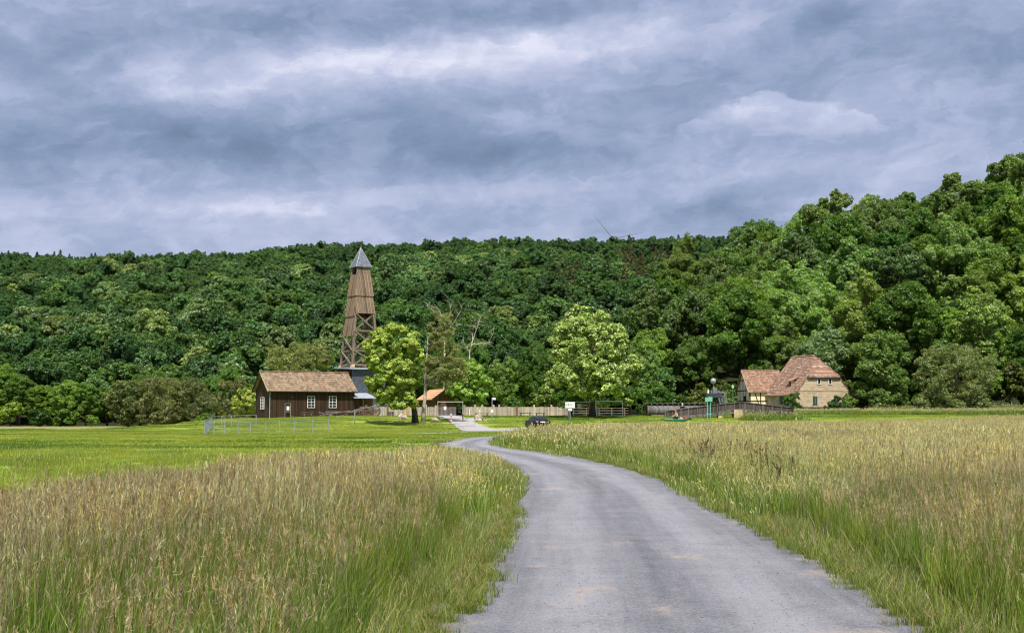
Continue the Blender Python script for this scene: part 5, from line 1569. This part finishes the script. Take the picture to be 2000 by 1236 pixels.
for s_ in (-1, 1):
    b = len(jk); jk += [((0, .10 * s_, .82), (.105, .105)), ((.02, .11 * s_, .48), (.075, .075)), ((0, .11 * s_, .10), (.06, .06))]; je += [(0, b), (b, b + 1), (b + 1, b + 2)]
skinned('trousers', jk, je, M['dark_cloth'], body)
head_parts(body, (.02, 0, 1.60), 0, 'white_hair')

# ------------------------------------------------------------------ black car
cp_ = at(1060, 841, 133.5); cp_.z = tz(cp_.x, cp_.y)
car = thing('parked_car', 'black car with sloping rear parked on the gravel behind the tall grass', 'car', cp_, R(14.5))
paint = new_mat('black_car_paint'); E.nt = paint.node_tree
M['paint'] = principled(paint, (.006, .006, .007), .30, .0, spec=.35)
# stations: y, half width, belt z, roof z, roof half width, bottom z
ST = [(-.02, .74, .86, .90, .66, .42), (.06, .84, .96, 1.02, .66, .30), (.30, .89, 1.00, 1.10, .64, .26), (.75, .905, 1.00, 1.28, .60, .24), (1.25, .91, .985, 1.41, .585, .24), (1.9, .91, .97, 1.455, .585, .24),
      (2.5, .91, .95, 1.43, .585, .24), (3.0, .905, .93, 1.25, .62, .24), (3.35, .90, .92, 1.00, .70, .24), (3.9, .875, .85, .90, .66, .26), (4.25, .80, .72, .76, .60, .30), (4.36, .70, .60, .64, .52, .40)]
def ring_pts(s_):
    y, w, zb__, zr_, wr, z0 = s_
    half = [(w * .86, z0), (w * .97, z0 + .14), (w, (z0 + zb__) / 2 + .05), (w * .975, zb__ - .04), (w * .93, zb__), (wr + .03, zr_ - .05), (wr - .06, zr_), (wr * .4, zr_ + .02)]
    return [(x, y, z) for x, z in half] + [(-x, y, z) for x, z in reversed(half)]
m = MB(); vs = []; fs = []; nr = 16
for s_ in ST: vs += ring_pts(s_)
for i in range(len(ST) - 1):
    for j in range(nr): fs.append((i * nr + j, (i + 1) * nr + j, (i + 1) * nr + (j + 1) % nr, i * nr + (j + 1) % nr))
fs += [tuple(range(nr)), tuple(range((len(ST)) * nr - 1, (len(ST) - 1) * nr - 1, -1))]
m.add([(-v[0], v[1], v[2]) for v in vs], fs)
o = m.build('body', M['paint'], car, smooth=True)
def P_(i, j): v = Vector(vs[i * nr + j]); return v
def glz(name, quads, off=.012):
    m = MB()
    for q in quads:
        q = [Vector(v) for v in q]; c = sum(q, Vector()) / 4; n = (q[1] - q[0]).cross(q[2] - q[0]).normalized()
        if n.dot(c - Vector((0, 2, .8))) < 0: n = -n; q = q[::-1]
        q = [c + (v - c) * .93 + n * off for v in q]; m.add(q, [(0, 1, 2, 3)])
    return m.build(name, M['glass'], car)
for sgn in (1, -1):
    sd_ = [[Vector((v.x * sgn, v.y, v.z)) for v in (P_(i, 4), P_(i + 1, 4), P_(i + 1, 5), P_(i, 5))] for i in (3, 4, 5, 6)]
    glz('side_window', sd_)
glz('rear_window', [[P_(2, 6), P_(4, 6), P_(4, 9), P_(2, 9)]], .03)
glz('windscreen', [[P_(6, 6), P_(8, 6), P_(8, 9), P_(6, 9)]], .03)
M['lamp_red'] = plain('red_lamp_glass', (.35, .015, .02), .2, spec=.7)
for sgn in (1, -1):
    tl = MB().box(.46, .83, -.03, .12, .80, .95, 0, Matrix.Scale(1, 4)); tl.v = [Vector((v.x * sgn, v.y + max(0, v.x - .6) * .4, v.z)) for v in tl.v]
    l_ = tl.build('tail_light', M['lamp_red'], car, bevel=.02)
    q = MB().box(.52, .62, -.045, -.031, .85, .91); q.v = [Vector((v.x * sgn, v.y, v.z)) for v in q.v]; q.build('lens', M['white_metal'], l_)
    q = MB().box(.48, .60, -.05, .0, .62, .70); q.v = [Vector((v.x * sgn, v.y, v.z)) for v in q.v]; q.build('reflector', M['white_metal' if sgn < 0 else 'lamp_red'], car)
    q = MB().ball((.98, 2.85, .98), .10, 8, sx=1.1, sy=.7, sz=.8); q.v = [Vector((v.x * sgn, v.y, v.z)) for v in q.v]; q.build('wing_mirror', M['paint'], car, smooth=True)
pl = MB().box(-.26, .26, -.05, -.025, .80, .91).build('number_plate', M['white_metal'], car)
MB().box(-.76, .76, -.10, .10, .36, .56).build('rear_bumper', M['black_plastic'], car, bevel=.04)
MB().ring((0, -.03, .985), .045, .01, .012, 'y', 14).build('badge', M['galv'], car)
for yw in (.78, 3.45):
    for sgn in (1, -1):
        t_ = MB().tube([(sgn * .70, yw, .33), (sgn * .915, yw, .33)], .33, 22).build('wheel', M['black_plastic'], car)
        r_ = MB().ring((sgn * .92, yw, .33), .22, .02, .03, 'x', 20)
        for k in range(5):
            a = 2 * math.pi * k / 5; r_.beam((sgn * .92, yw, .33), (sgn * .92, yw + math.cos(a) * .2, .33 + math.sin(a) * .2), .05, .02)
        r_.build('rim', M['steel_light'], t_)

# ------------------------------------------------------------------ wind turbine beyond the ridge
hub = at(1197, 467, 1500)
e = thing('wind_turbine', 'distant wind turbine with thin blades showing above the hill ridge', 'wind turbine', (hub.x, hub.y, tz(hub.x, hub.y)))
hb_ = hub.z - tz(hub.x, hub.y)
MB().tube([(0, 3, -2), (0, 3, hb_)], [2.2, 1.3], 12).build('mast', M['galv'], e, smooth=True)
MB().box(-1.5, 1.5, -1, 6, hb_ - 1.3, hb_ + 1.6).build('nacelle', M['galv'], e)
MB().ball((0, -2.0, hb_), 1.5, 10).build('hub', M['galv'], e, smooth=True)
for a in (128.8, 12.0, -109.0):
    a = R(a); d = Vector((math.cos(a), 0, math.sin(a))); n = Vector((-d.z, 0, d.x)); c = Vector((0, -2.2, hb_))
    MB().prism([c + d * 1 - n * .5, c + d * 8 - n * .6, c + d * 36 - n * .12, c + d * 36 + n * .12, c + d * 8 + n * .45, c + d * 1 + n * .5], (0, .3, 0)).build('blade', M['steel_light'], e)

# ================================================================== trees and shrubs of the museum
def special(name, label, px, py, Y, lobes_px, leafs, cols, pale=None, pf=0, r0=.4, bark='bark', nsub=16, nleaf=46, depth=.9, asp=.6, nb=14, lean=None, topf=.7, cat='tree', spread=.5, flat=.85, split=.3, seed=1):
    """a tree whose lobes are given as (px, py, radius px[, depth offset m])"""
    rg_ = np.random.default_rng(seed); p = at(px, py, Y); p.z = tz(p.x, p.y)
    sc_ = 2500.0 / Y; L_ = []
    for q in lobes_px:
        r = q[2] / sc_
        dd = q[3] if len(q) > 3 else rg_.uniform(-1, 1) * depth * (2.5 if r < 3 else 3.5)
        c = at(q[0], q[1], Y + dd) - p
        L_.append((np.array([c.x, c.y, c.z]), r))
    e = thing(name, label, cat, p)
    me = crown('crown', rg_, L_, nsub, nleaf, leafs, cols, pale, pf, asp, spread, 'leaf_near', flat)
    obj('crown', me, e)
    topz = max(c[2] for c, r in L_)
    t = trunk_mb(rg_, L_, topz, r0, lean or (0, 0), nb=nb, top=topf, split=split); t.build('trunk', M[bark], e, smooth=True)
    return e
def fill(rg_, cx, cy, rx, ry, n, r0_, r1_, shape=None):
    o_ = []
    while len(o_) < n:
        a = rg_.uniform(0, 6.28); t = math.sqrt(rg_.uniform(.02, 1)) * .82
        x, y = cx + math.cos(a) * t * rx, cy + math.sin(a) * t * ry
        if shape and not shape(x, y): continue
        q = (1 - t * t) ** .5
        o_.append((x, y, rg_.uniform(r0_, r1_), rg_.choice([-1, -1, 1]) * q * rg_.uniform(.5, .95) * rx / 15.5))
    return o_
rs = np.random.default_rng(3)
# yellow green maple
ml = fill(rs, 769, 690, 66, 60, 54, 10, 15) + fill(rs, 765, 745, 58, 36, 30, 9, 14) + fill(rs, 745, 705, 40, 40, 14, 8, 12) + [(722, 690, 8, 0), (720, 742, 9, -1), (786, 644, 11, 0), (808, 655, 10, 0), (770, 786, 9, -1), (790, 786, 9, 0), (762, 778, 9, -1.5)] + fill(rs, 772, 768, 48, 26, 18, 9, 13) + fill(rs, 778, 786, 40, 13, 10, 8, 11)
ml = [(a, b_, c, (d if abs(d) < 9 else 0) * .8 - 4.5) for a, b_, c, d in ml]
special('maple_tree', 'rounded yellow-green maple shading the grass in front of the tower', 812, 826, 147, ml, .25, [(.39, .49, .085), (.30, .41, .065), (.50, .59, .14), (.19, .30, .04)], r0=.36, nsub=15, nleaf=58, spread=.38, lean=(-1.0, -2.5), nb=18, seed=11)
# thin half-bare tree with pale trunk beside it
hl = fill(rs, 862, 700, 40, 68, 50, 7, 12) + fill(rs, 862, 640, 26, 38, 20, 7, 10) + fill(rs, 885, 715, 34, 40, 20, 7, 10)
special('sparse_tree', 'thin olive half-bare tree with pale trunk right of the maple', 826, 829, 149, hl, .22, [(.27, .31, .10), (.22, .27, .08), (.33, .33, .15)], r0=.24, bark='pale_bark', nsub=12, nleaf=26, asp=.3, spread=.9, nb=30, lean=(.5, 1), topf=.80, split=.35, seed=12)
def bare_tree(label, px, py, Y, tops, r0, seed, group=None):
    rg_ = np.random.default_rng(seed); p = at(px, py, Y); p.z = tz(p.x, p.y); e = thing('dead_tree', label, 'dead tree', p, 0, group)
    m = MB()
    for path in tops:
        pts = [at(a, b_, Y) - p + Vector((0, c if False else 0, 0)) for a, b_, c in path]; rad = [c * .62 for a, b_, c in path]
        m.tube(pts, rad, 6)
        for i in range(1, len(pts)):
            for q in range(4):
                s0 = pts[i - 1].lerp(pts[i], rg_.uniform(.2, 1)); d = (pts[i] - pts[i - 1]).normalized()
                v = (d * .7 + Vector(rg_.normal(0, .7, 3))).normalized() * rg_.uniform(.5, 1.6)
                mid = s0 + v * .5 + Vector((0, 0, .1)); m.tube([s0, mid, s0 + v + Vector(rg_.normal(0, .15, 3))], [rad[i] * .5 + .015, rad[i] * .3 + .012, .008], 5)
    m.build('branches', M['dead_bark'], e); return e
bare_tree('bleached dead tree with forked bare branches above the fresh green tree', 917, 800, 194, [[(917, 812, .25), (917, 690, .17), (921, 672, .13), (930, 645, .09), (940, 615, .03)], [(921, 672, .10), (935, 672, .08), (955, 668, .05), (963, 652, .02)], [(930, 645, .06), (925, 632, .04), (938, 628, .02)], [(940, 670, .05), (958, 672, .03)], [(918, 690, .08), (910, 675, .04), (905, 668, .02)]], .3, 5)
bare_tree('bleached bare treetop rising out of the olive tree', 868, 800, 186, [[(866, 812, .28), (868, 680, .17), (870, 640, .12), (860, 610, .06), (850, 595, .02)], [(870, 640, .10), (880, 612, .06), (878, 590, .02)], [(871, 650, .09), (888, 628, .05), (903, 600, .02)], [(866, 620, .06), (842, 604, .03), (832, 590, .015)]], .3, 6)
fl_ = fill(rs, 915, 748, 46, 46, 34, 9, 14) + [(955, 745, 9, 0), (960, 760, 9, 1), (905, 712, 9, 0), (922, 708, 8, 0), (880, 780, 11, 0), (940, 785, 11, 0), (900, 790, 11, 0), (925, 790, 11, 1)]
special('fresh_green_tree', 'fresh light green spreading tree behind the gate and picket fence', 916, 812, 184, fl_, .27, [(.29, .46, .07), (.22, .37, .05), (.39, .56, .11)], pale=(.50, .58, .22), pf=.12, r0=.22, nsub=14, nleaf=54, seed=13)
# big broad tree
bl = fill(rs, 1150, 672, 80, 66, 62, 12, 19) + fill(rs, 1156, 735, 92, 48, 46, 12, 18) + fill(rs, 1200, 715, 48, 56, 14, 12, 16) + [(1128, 606, 12, 0), (1146, 608, 13, 0), (1110, 622, 12, 0), (1175, 618, 13, 0), (1074, 755, 12, 0), (1240, 745, 12, 0), (1100, 790, 9, 0), (1225, 785, 9, 0)] + fill(rs, 1155, 690, 86, 86, 34, 10, 14)
special('broad_tree', 'large round-crowned tree with yellowish leaf tips standing right of the car', 1157, 816, 161, bl, .29, [(.20, .32, .045), (.27, .40, .06), (.14, .25, .035), (.36, .47, .10)], pale=(.74, .80, .42), pf=.28, r0=.40, nsub=15, nleaf=46, spread=.48, nb=34, topf=.85, split=.22, seed=14)
# olive willows behind the barn and at the left
special('olive_tree', 'wide olive brown tree rising behind the barn roof', 575, 800, 212, fill(rs, 570, 705, 62, 34, 34, 12, 18) + fill(rs, 625, 700, 30, 30, 12, 10, 14) + fill(rs, 570, 745, 66, 30, 14, 12, 16), .34, [(.245, .285, .085), (.19, .235, .065), (.31, .34, .12)], r0=.3, nsub=13, nleaf=26, asp=.4, spread=.8, nb=22, seed=15)
special('olive_shrub_tree', 'olive bush-like tree on the left of the tall willow group at field edge', 250, 832, 226, fill(rs, 250, 785, 46, 44, 34, 11, 17) + fill(rs, 250, 815, 44, 16, 10, 10, 14), .36, [(.13, .18, .045), (.10, .15, .038), (.19, .21, .07)], r0=.25, nsub=13, nleaf=32, asp=.45, spread=.7, seed=16, cat='tree')
special('olive_shrub_tree', 'tallest brownish olive willow in the middle of the field edge group', 315, 832, 225, fill(rs, 312, 780, 52, 46, 40, 11, 17) + fill(rs, 312, 815, 50, 16, 12, 10, 14), .34, [(.20, .225, .075), (.155, .185, .058), (.26, .275, .11)], r0=.25, nsub=13, nleaf=32, asp=.35, spread=.8, seed=17)
special('olive_shrub_tree', 'brownish olive willow at the right of the field edge group', 375, 830, 226, fill(rs, 375, 785, 42, 44, 34, 10, 16) + fill(rs, 380, 815, 44, 16, 10, 10, 14), .34, [(.20, .215, .082), (.15, .18, .062), (.125, .165, .052)], r0=.25, nsub=13, nleaf=32, asp=.35, spread=.8, seed=18)
special('olive_shrub_tree', 'brown-green willow bush just left of the barn gable', 450, 828, 222, fill(rs, 455, 780, 50, 38, 34, 10, 15) + fill(rs, 455, 812, 50, 16, 12, 9, 13), .34, [(.165, .19, .065), (.13, .165, .052), (.23, .23, .10)], r0=.22, nsub=13, nleaf=30, asp=.4, spread=.8, seed=19)
special('young_tree', 'small bright yellow-green young tree against the barn gable', 480, 818, 196, fill(rs, 478, 785, 26, 30, 20, 6, 10) + [(462, 808, 8, 0), (480, 808, 9, 0), (470, 765, 7, 0), (490, 770, 8, 0), (494, 800, 8, 0)], .30, [(.38, .46, .07), (.29, .38, .055), (.48, .54, .14)], r0=.12, nsub=11, nleaf=22, seed=20)
special('young_conifer', 'small light green conical conifer behind the picket fence', 1002, 806, 196, [(1002, 772, 5, 0), (1002, 780, 8, 0), (998, 788, 10, 0), (1007, 788, 10, 0), (1002, 797, 13, 0), (992, 800, 11, 0), (1012, 800, 11, 0)], .26, [(.10, .21, .035), (.08, .17, .03)], r0=.10, nsub=14, nleaf=34, nb=4, seed=21)
special('shrub', 'leafy yellowish shrub at the left foot of the broad tree behind the fence', 1062, 806, 178, fill(rs, 1062, 780, 26, 22, 18, 6, 10), .28, [(.18, .26, .04), (.13, .20, .03)], pale=(.42, .46, .22), pf=.12, r0=.10, nsub=11, nleaf=24, seed=22, cat='shrub')
special('shrub', 'mid green rounded shrub behind the log pile', 1285, 800, 190, fill(rs, 1283, 775, 28, 22, 18, 8, 12), .30, [(.10, .20, .03), (.075, .16, .025)], r0=.10, nsub=12, nleaf=30, seed=23, cat='shrub')
special('shrub', 'bright green shrub between lifting machine and half-timbered house', 1425, 800, 198, fill(rs, 1424, 778, 17, 24, 14, 6, 10), .28, [(.16, .27, .035), (.12, .22, .03)], r0=.08, nsub=12, nleaf=28, seed=24, cat='shrub')
special('shrub', 'leafy green shrub growing against the corner of the stone house', 1548, 803, 222, fill(rs, 1547, 785, 17, 17, 14, 5, 9) + [(1528, 797, 6, 0), (1560, 795, 6, 0)], .24, [(.11, .21, .03), (.08, .16, .025)], r0=.08, nsub=12, nleaf=28, seed=25, cat='shrub')
special('shrub', 'dark slender shrub before the right green shutter of the stone house', 1636, 803, 222, fill(rs, 1636, 788, 16, 13, 12, 4, 8) + [(1633, 775, 4, 0), (1615, 795, 6, 0), (1650, 795, 7, 0)], .22, [(.07, .14, .022), (.05, .11, .02)], r0=.06, nsub=12, nleaf=26, seed=26, cat='shrub')
special('shrub', 'brownish dry shrub at the right end of the stone house', 1672, 803, 228, fill(rs, 1672, 785, 14, 16, 12, 5, 9), .24, [(.16, .12, .07), (.12, .10, .05)], r0=.06, nsub=10, nleaf=18, asp=.35, seed=27, cat='shrub')
special('yellow_shrub', 'yellow-green creeper on the right wall end of the stone house', 1650, 800, 227, [(1650, 778, 5, 0), (1652, 787, 7, 0), (1645, 793, 6, 0)], .22, [(.28, .28, .03), (.20, .23, .03)], r0=.04, nsub=8, nleaf=16, nb=2, seed=28, cat='creeper')
special('willow_tree', 'broad pale olive willow at the foot of the right slope', 1870, 812, 224, fill(rs, 1865, 735, 90, 66, 70, 13, 20) + fill(rs, 1865, 785, 92, 22, 22, 12, 17), .36, [(.19, .25, .065), (.15, .21, .052), (.25, .30, .10)], pale=(.46, .52, .30), pf=.10, r0=.35, nsub=14, nleaf=32, asp=.35, spread=.7, nb=24, seed=29)
special('leafy_tree', 'light green bushy tree between stone house and pale willow', 1725, 812, 226, fill(rs, 1722, 720, 62, 78, 60, 12, 19) + fill(rs, 1715, 785, 66, 22, 16, 11, 16), .38, [(.14, .24, .036), (.18, .29, .05), (.10, .19, .03)], pale=(.24, .30, .10), pf=.12, r0=.3, nsub=14, nleaf=32, nb=20, seed=30)
special('leafy_tree', 'fine pale green tree rising behind the chimney of the stone house', 1610, 795, 250, fill(rs, 1612, 690, 52, 46, 44, 12, 18), .38, [(.13, .24, .06), (.17, .28, .08)], pale=(.42, .52, .34), pf=.22, r0=.3, nsub=14, nleaf=30, asp=.45, seed=31)
# low bushes along the far field edge and the wood's foot
bx = random.Random(8)
bl_ = [(20, 'broad dark bush at the left end of the field edge'), (75, 'light green bush near the left end of the field edge'), (128, 'dark bush below the pale flowering tree at field edge'), (178, 'small rounded yellow-green bush alone at the field edge'), (398, 'pale flowering bush left of the wire fence'), (430, 'low green bush behind the wire fence')]
for px, ll in bl_:
    Y = 232 if px < 160 else (214 if px < 300 else 205); p = at(px, 830, Y); kk = BUSH[bx.randrange(3)]
    s_ = 1.3 if px < 160 else .62
    plant(kk, p.x, p.y, s_, ll, 'bush', 'bushes along the field edge', 'bush')
i_ = 0
for px in range(-30, 500, 34):
    Y = 243 + bx.uniform(-4, 4); p = at(px + bx.uniform(-8, 8), 830, Y)
    plant(BIG[bx.choice([0, 2, 2, 0, 4])], p.x, p.y, bx.uniform(.36, .56), 'bushy green tree at the foot of the left hillside, %s from the left edge' % ordinal(i_), 'tree', 'trees at the foot of the left hillside', sz=bx.uniform(.36, .6)); i_ += 1
i_ = 0
for px in list(range(760, 1300, 36)):
    Y = 226 + bx.uniform(-8, 8); p = at(px + bx.uniform(-8, 8), 815, Y)
    plant(BIG[bx.choice([0, 2, 2, 0, 3])], p.x, p.y, bx.uniform(.40, .62), 'dark leafy tree behind the museum fence, %s counting from the maple' % ordinal(i_), 'tree', 'trees behind the museum fence', sz=bx.uniform(.42, .72)); i_ += 1
i_ = 0
for px in list(range(1290, 2060, 40)):
    Y = (250 if px < 1690 else 232) + bx.uniform(-3, 3); p = at(px + bx.uniform(-8, 8), 805, Y)
    plant(BUSH[bx.randrange(3)], p.x, p.y, bx.uniform(1.3, 2.2), 'leafy bush at the foot of the right slope, %s from its left end' % ordinal(i_), 'bush', 'bushes at the foot of the right slope', 'bush'); i_ += 1

# ------------------------------------------------------------------ rank weeds on the bank and a dark tussock by the car
wd = []
for kq in range(3): wd.append(grass_proto('w', rng, 150, .9, .4, 1.0, .07, [(.12, .22, .025), (.09, .17, .022), (.16, .26, .04), (.20, .28, .05)], .06, 6, [(.45, .42, .12), (.5, .5, .35)], .15, .5, .03))
rg = np.random.default_rng(77); n = 5200
wx = rg.uniform(22, 100, n); wy = rg.uniform(150, 226, n)
wpx = 1000 + wx / wy * 2500
kq = (wpx > 1415) & (wpx < 2080) & ~((wy > 212) & (wpx < 1700)) & (wy > np.interp(wpx, [1410, 1540, 1560, 1700], [190, 194, 172, 172]))
kq |= (wpx > 1456) & (wpx < 1570) & (wy > 152) & (wy < 158)
wx, wy = wx[kq], wy[kq]
scatter('weeds', np.stack([wx, wy, terr(wx, wy) - .02], -1), np.stack([wx * 0, wx * 0, rg.uniform(0, 6.28, len(wx))], -1), np.stack([rg.uniform(.8, 1.4, len(wx))] * 2 + [rg.uniform(.5, 1.05, len(wx))], -1), rg.integers(0, 3, len(wx)), wd, 'rank green weeds covering the bank below the houses')
tc = ground_at(1111, 842)
n = 46; a = rg.uniform(0, 6.28, n); q = np.sqrt(rg.uniform(0, 1, n))
tx, ty = tc.x + np.cos(a) * q * 1.35, tc.y + np.sin(a) * q * 1.6
tus = grass_proto('t', rng, 90, .35, .5, 1.0, .03, [(.045, .09, .022), (.06, .11, .025)], .05, 0, None, .1, .7)
scatter('tussock', np.stack([tx, ty, terr(tx, ty)], -1), np.stack([tx * 0, tx * 0, a], -1), np.stack([np.ones(n)] * 2 + [1.25 - .5 * q], -1), np.zeros(n, int), [tus], 'dark bushy grass tussock at the roadside right of the car')

# loose stones along the road verge and on the gravel
rk = []
for kq in range(3):
    m = MB().ball((0, 0, 0), 1, 6); rg_ = random.Random(kq)
    m.v = [Vector((v.x * rg_.uniform(.7, 1.2), v.y * rg_.uniform(.7, 1.2), v.z * rg_.uniform(.5, .8))) for v in m.v]
    o = m.build('pebble', M['pebble']); rk.append(o.data); bpy.data.objects.remove(o)
n = 12000; yy_ = 5 + 30 * rg.uniform(0, 1, n) ** 1.6; cxr = np.interp(yy_, RC[:, 1][:200], RC[:, 0][:200])
off = np.where(rg.uniform(0, 1, n) < .55, np.sign(rg.uniform(-1, 1, n)) * rg.normal(1.85, .13, n), rg.uniform(-1.7, 1.7, n))
xx_ = cxr + off; s_ = rg.uniform(.003, .009, n) * np.where(rg.uniform(0, 1, n) < .03, 1.7, 1)
scatter('gravel', np.stack([xx_, yy_, terr(xx_, yy_) + .027], -1), np.stack([rg.uniform(0, 6, n)] * 3, -1), np.stack([s_] * 3, -1), rg.integers(0, 3, n), rk, 'loose grey gravel along the road edges')
# worn verge: short sparse tufts and dead stems creeping over the road edge
vp = [grass_proto('v', rng, 34, .10, .03, .14, .006, GREEN + DULL + LGD, .10, 1, HEADS, .05, .9, .0015) for q in range(3)]
n = 5200; yy_ = 5 + 75 * rg.uniform(0, 1, n) ** 1.5; sg = np.sign(rg.uniform(-1, 1, n))
ci = np.argmin(np.abs(RC[None, 60:420:2, 1] - yy_[:, None]), axis=1) * 2 + 60
dx_, dy_ = np.gradient(RC[:, 0])[ci], np.gradient(RC[:, 1])[ci]; ln = np.hypot(dx_, dy_)
off = sg * (1.98 - np.abs(rg.normal(0, .13, n)) + .25 * lnoise(yy_, sg * 5, 1.1, 61))
xx_ = RC[ci, 0] + dy_ / ln * off; yy_ = RC[ci, 1] - dx_ / ln * off
scatter('verge_grass', np.stack([xx_, yy_, terr(xx_, yy_) + .02], -1), np.stack([xx_ * 0, xx_ * 0, rg.uniform(0, 6.28, n)], -1),
        np.stack([rg.uniform(.7, 1.5, n)] * 3, -1), rg.integers(0, 3, n), vp, 'short worn grass tufts creeping over the road edges')
# coarse dark dock and thistle clumps standing in the meadow
dk = [grass_proto('d', rng, 60, .28, .35, .85, .028, [(.060, .12, .025), (.085, .16, .03)], .05, 9, [(.16, .10, .07), (.22, .14, .09), (.12, .09, .06)], .22, .7, .008, 10) for q in range(2)]
n = 420; dx = rg.uniform(-22, 60, n); dy = 16 + 100 * rg.uniform(0, 1, n) ** 1.3
_dd, _ds = road_dist(dx, dy)
kq = in_view(dx, dy) & (_dd > 2.6) & (((_ds < 0) & left_meadow(dx, dy + 1)) | ((_ds >= 0) & right_meadow(dx, dy + 2))) & (lnoise(dx, dy, 5, 71) > .02)
dx, dy = dx[kq], dy[kq]
cx2 = rg.normal(5.9, .5, 22); cy2 = rg.normal(33.5, 2.2, 22); dx = np.concatenate([dx, cx2]); dy = np.concatenate([dy, cy2])
scatter('meadow_weeds', np.stack([dx, dy, terr(dx, dy)], -1), np.stack([dx * 0, dx * 0, rg.uniform(0, 6.28, len(dx))], -1), np.stack([rg.uniform(.7, 1.2, len(dx))] * 3, -1), rg.integers(0, 2, len(dx)), dk, 'dark coarse weeds standing in clumps in the meadow')
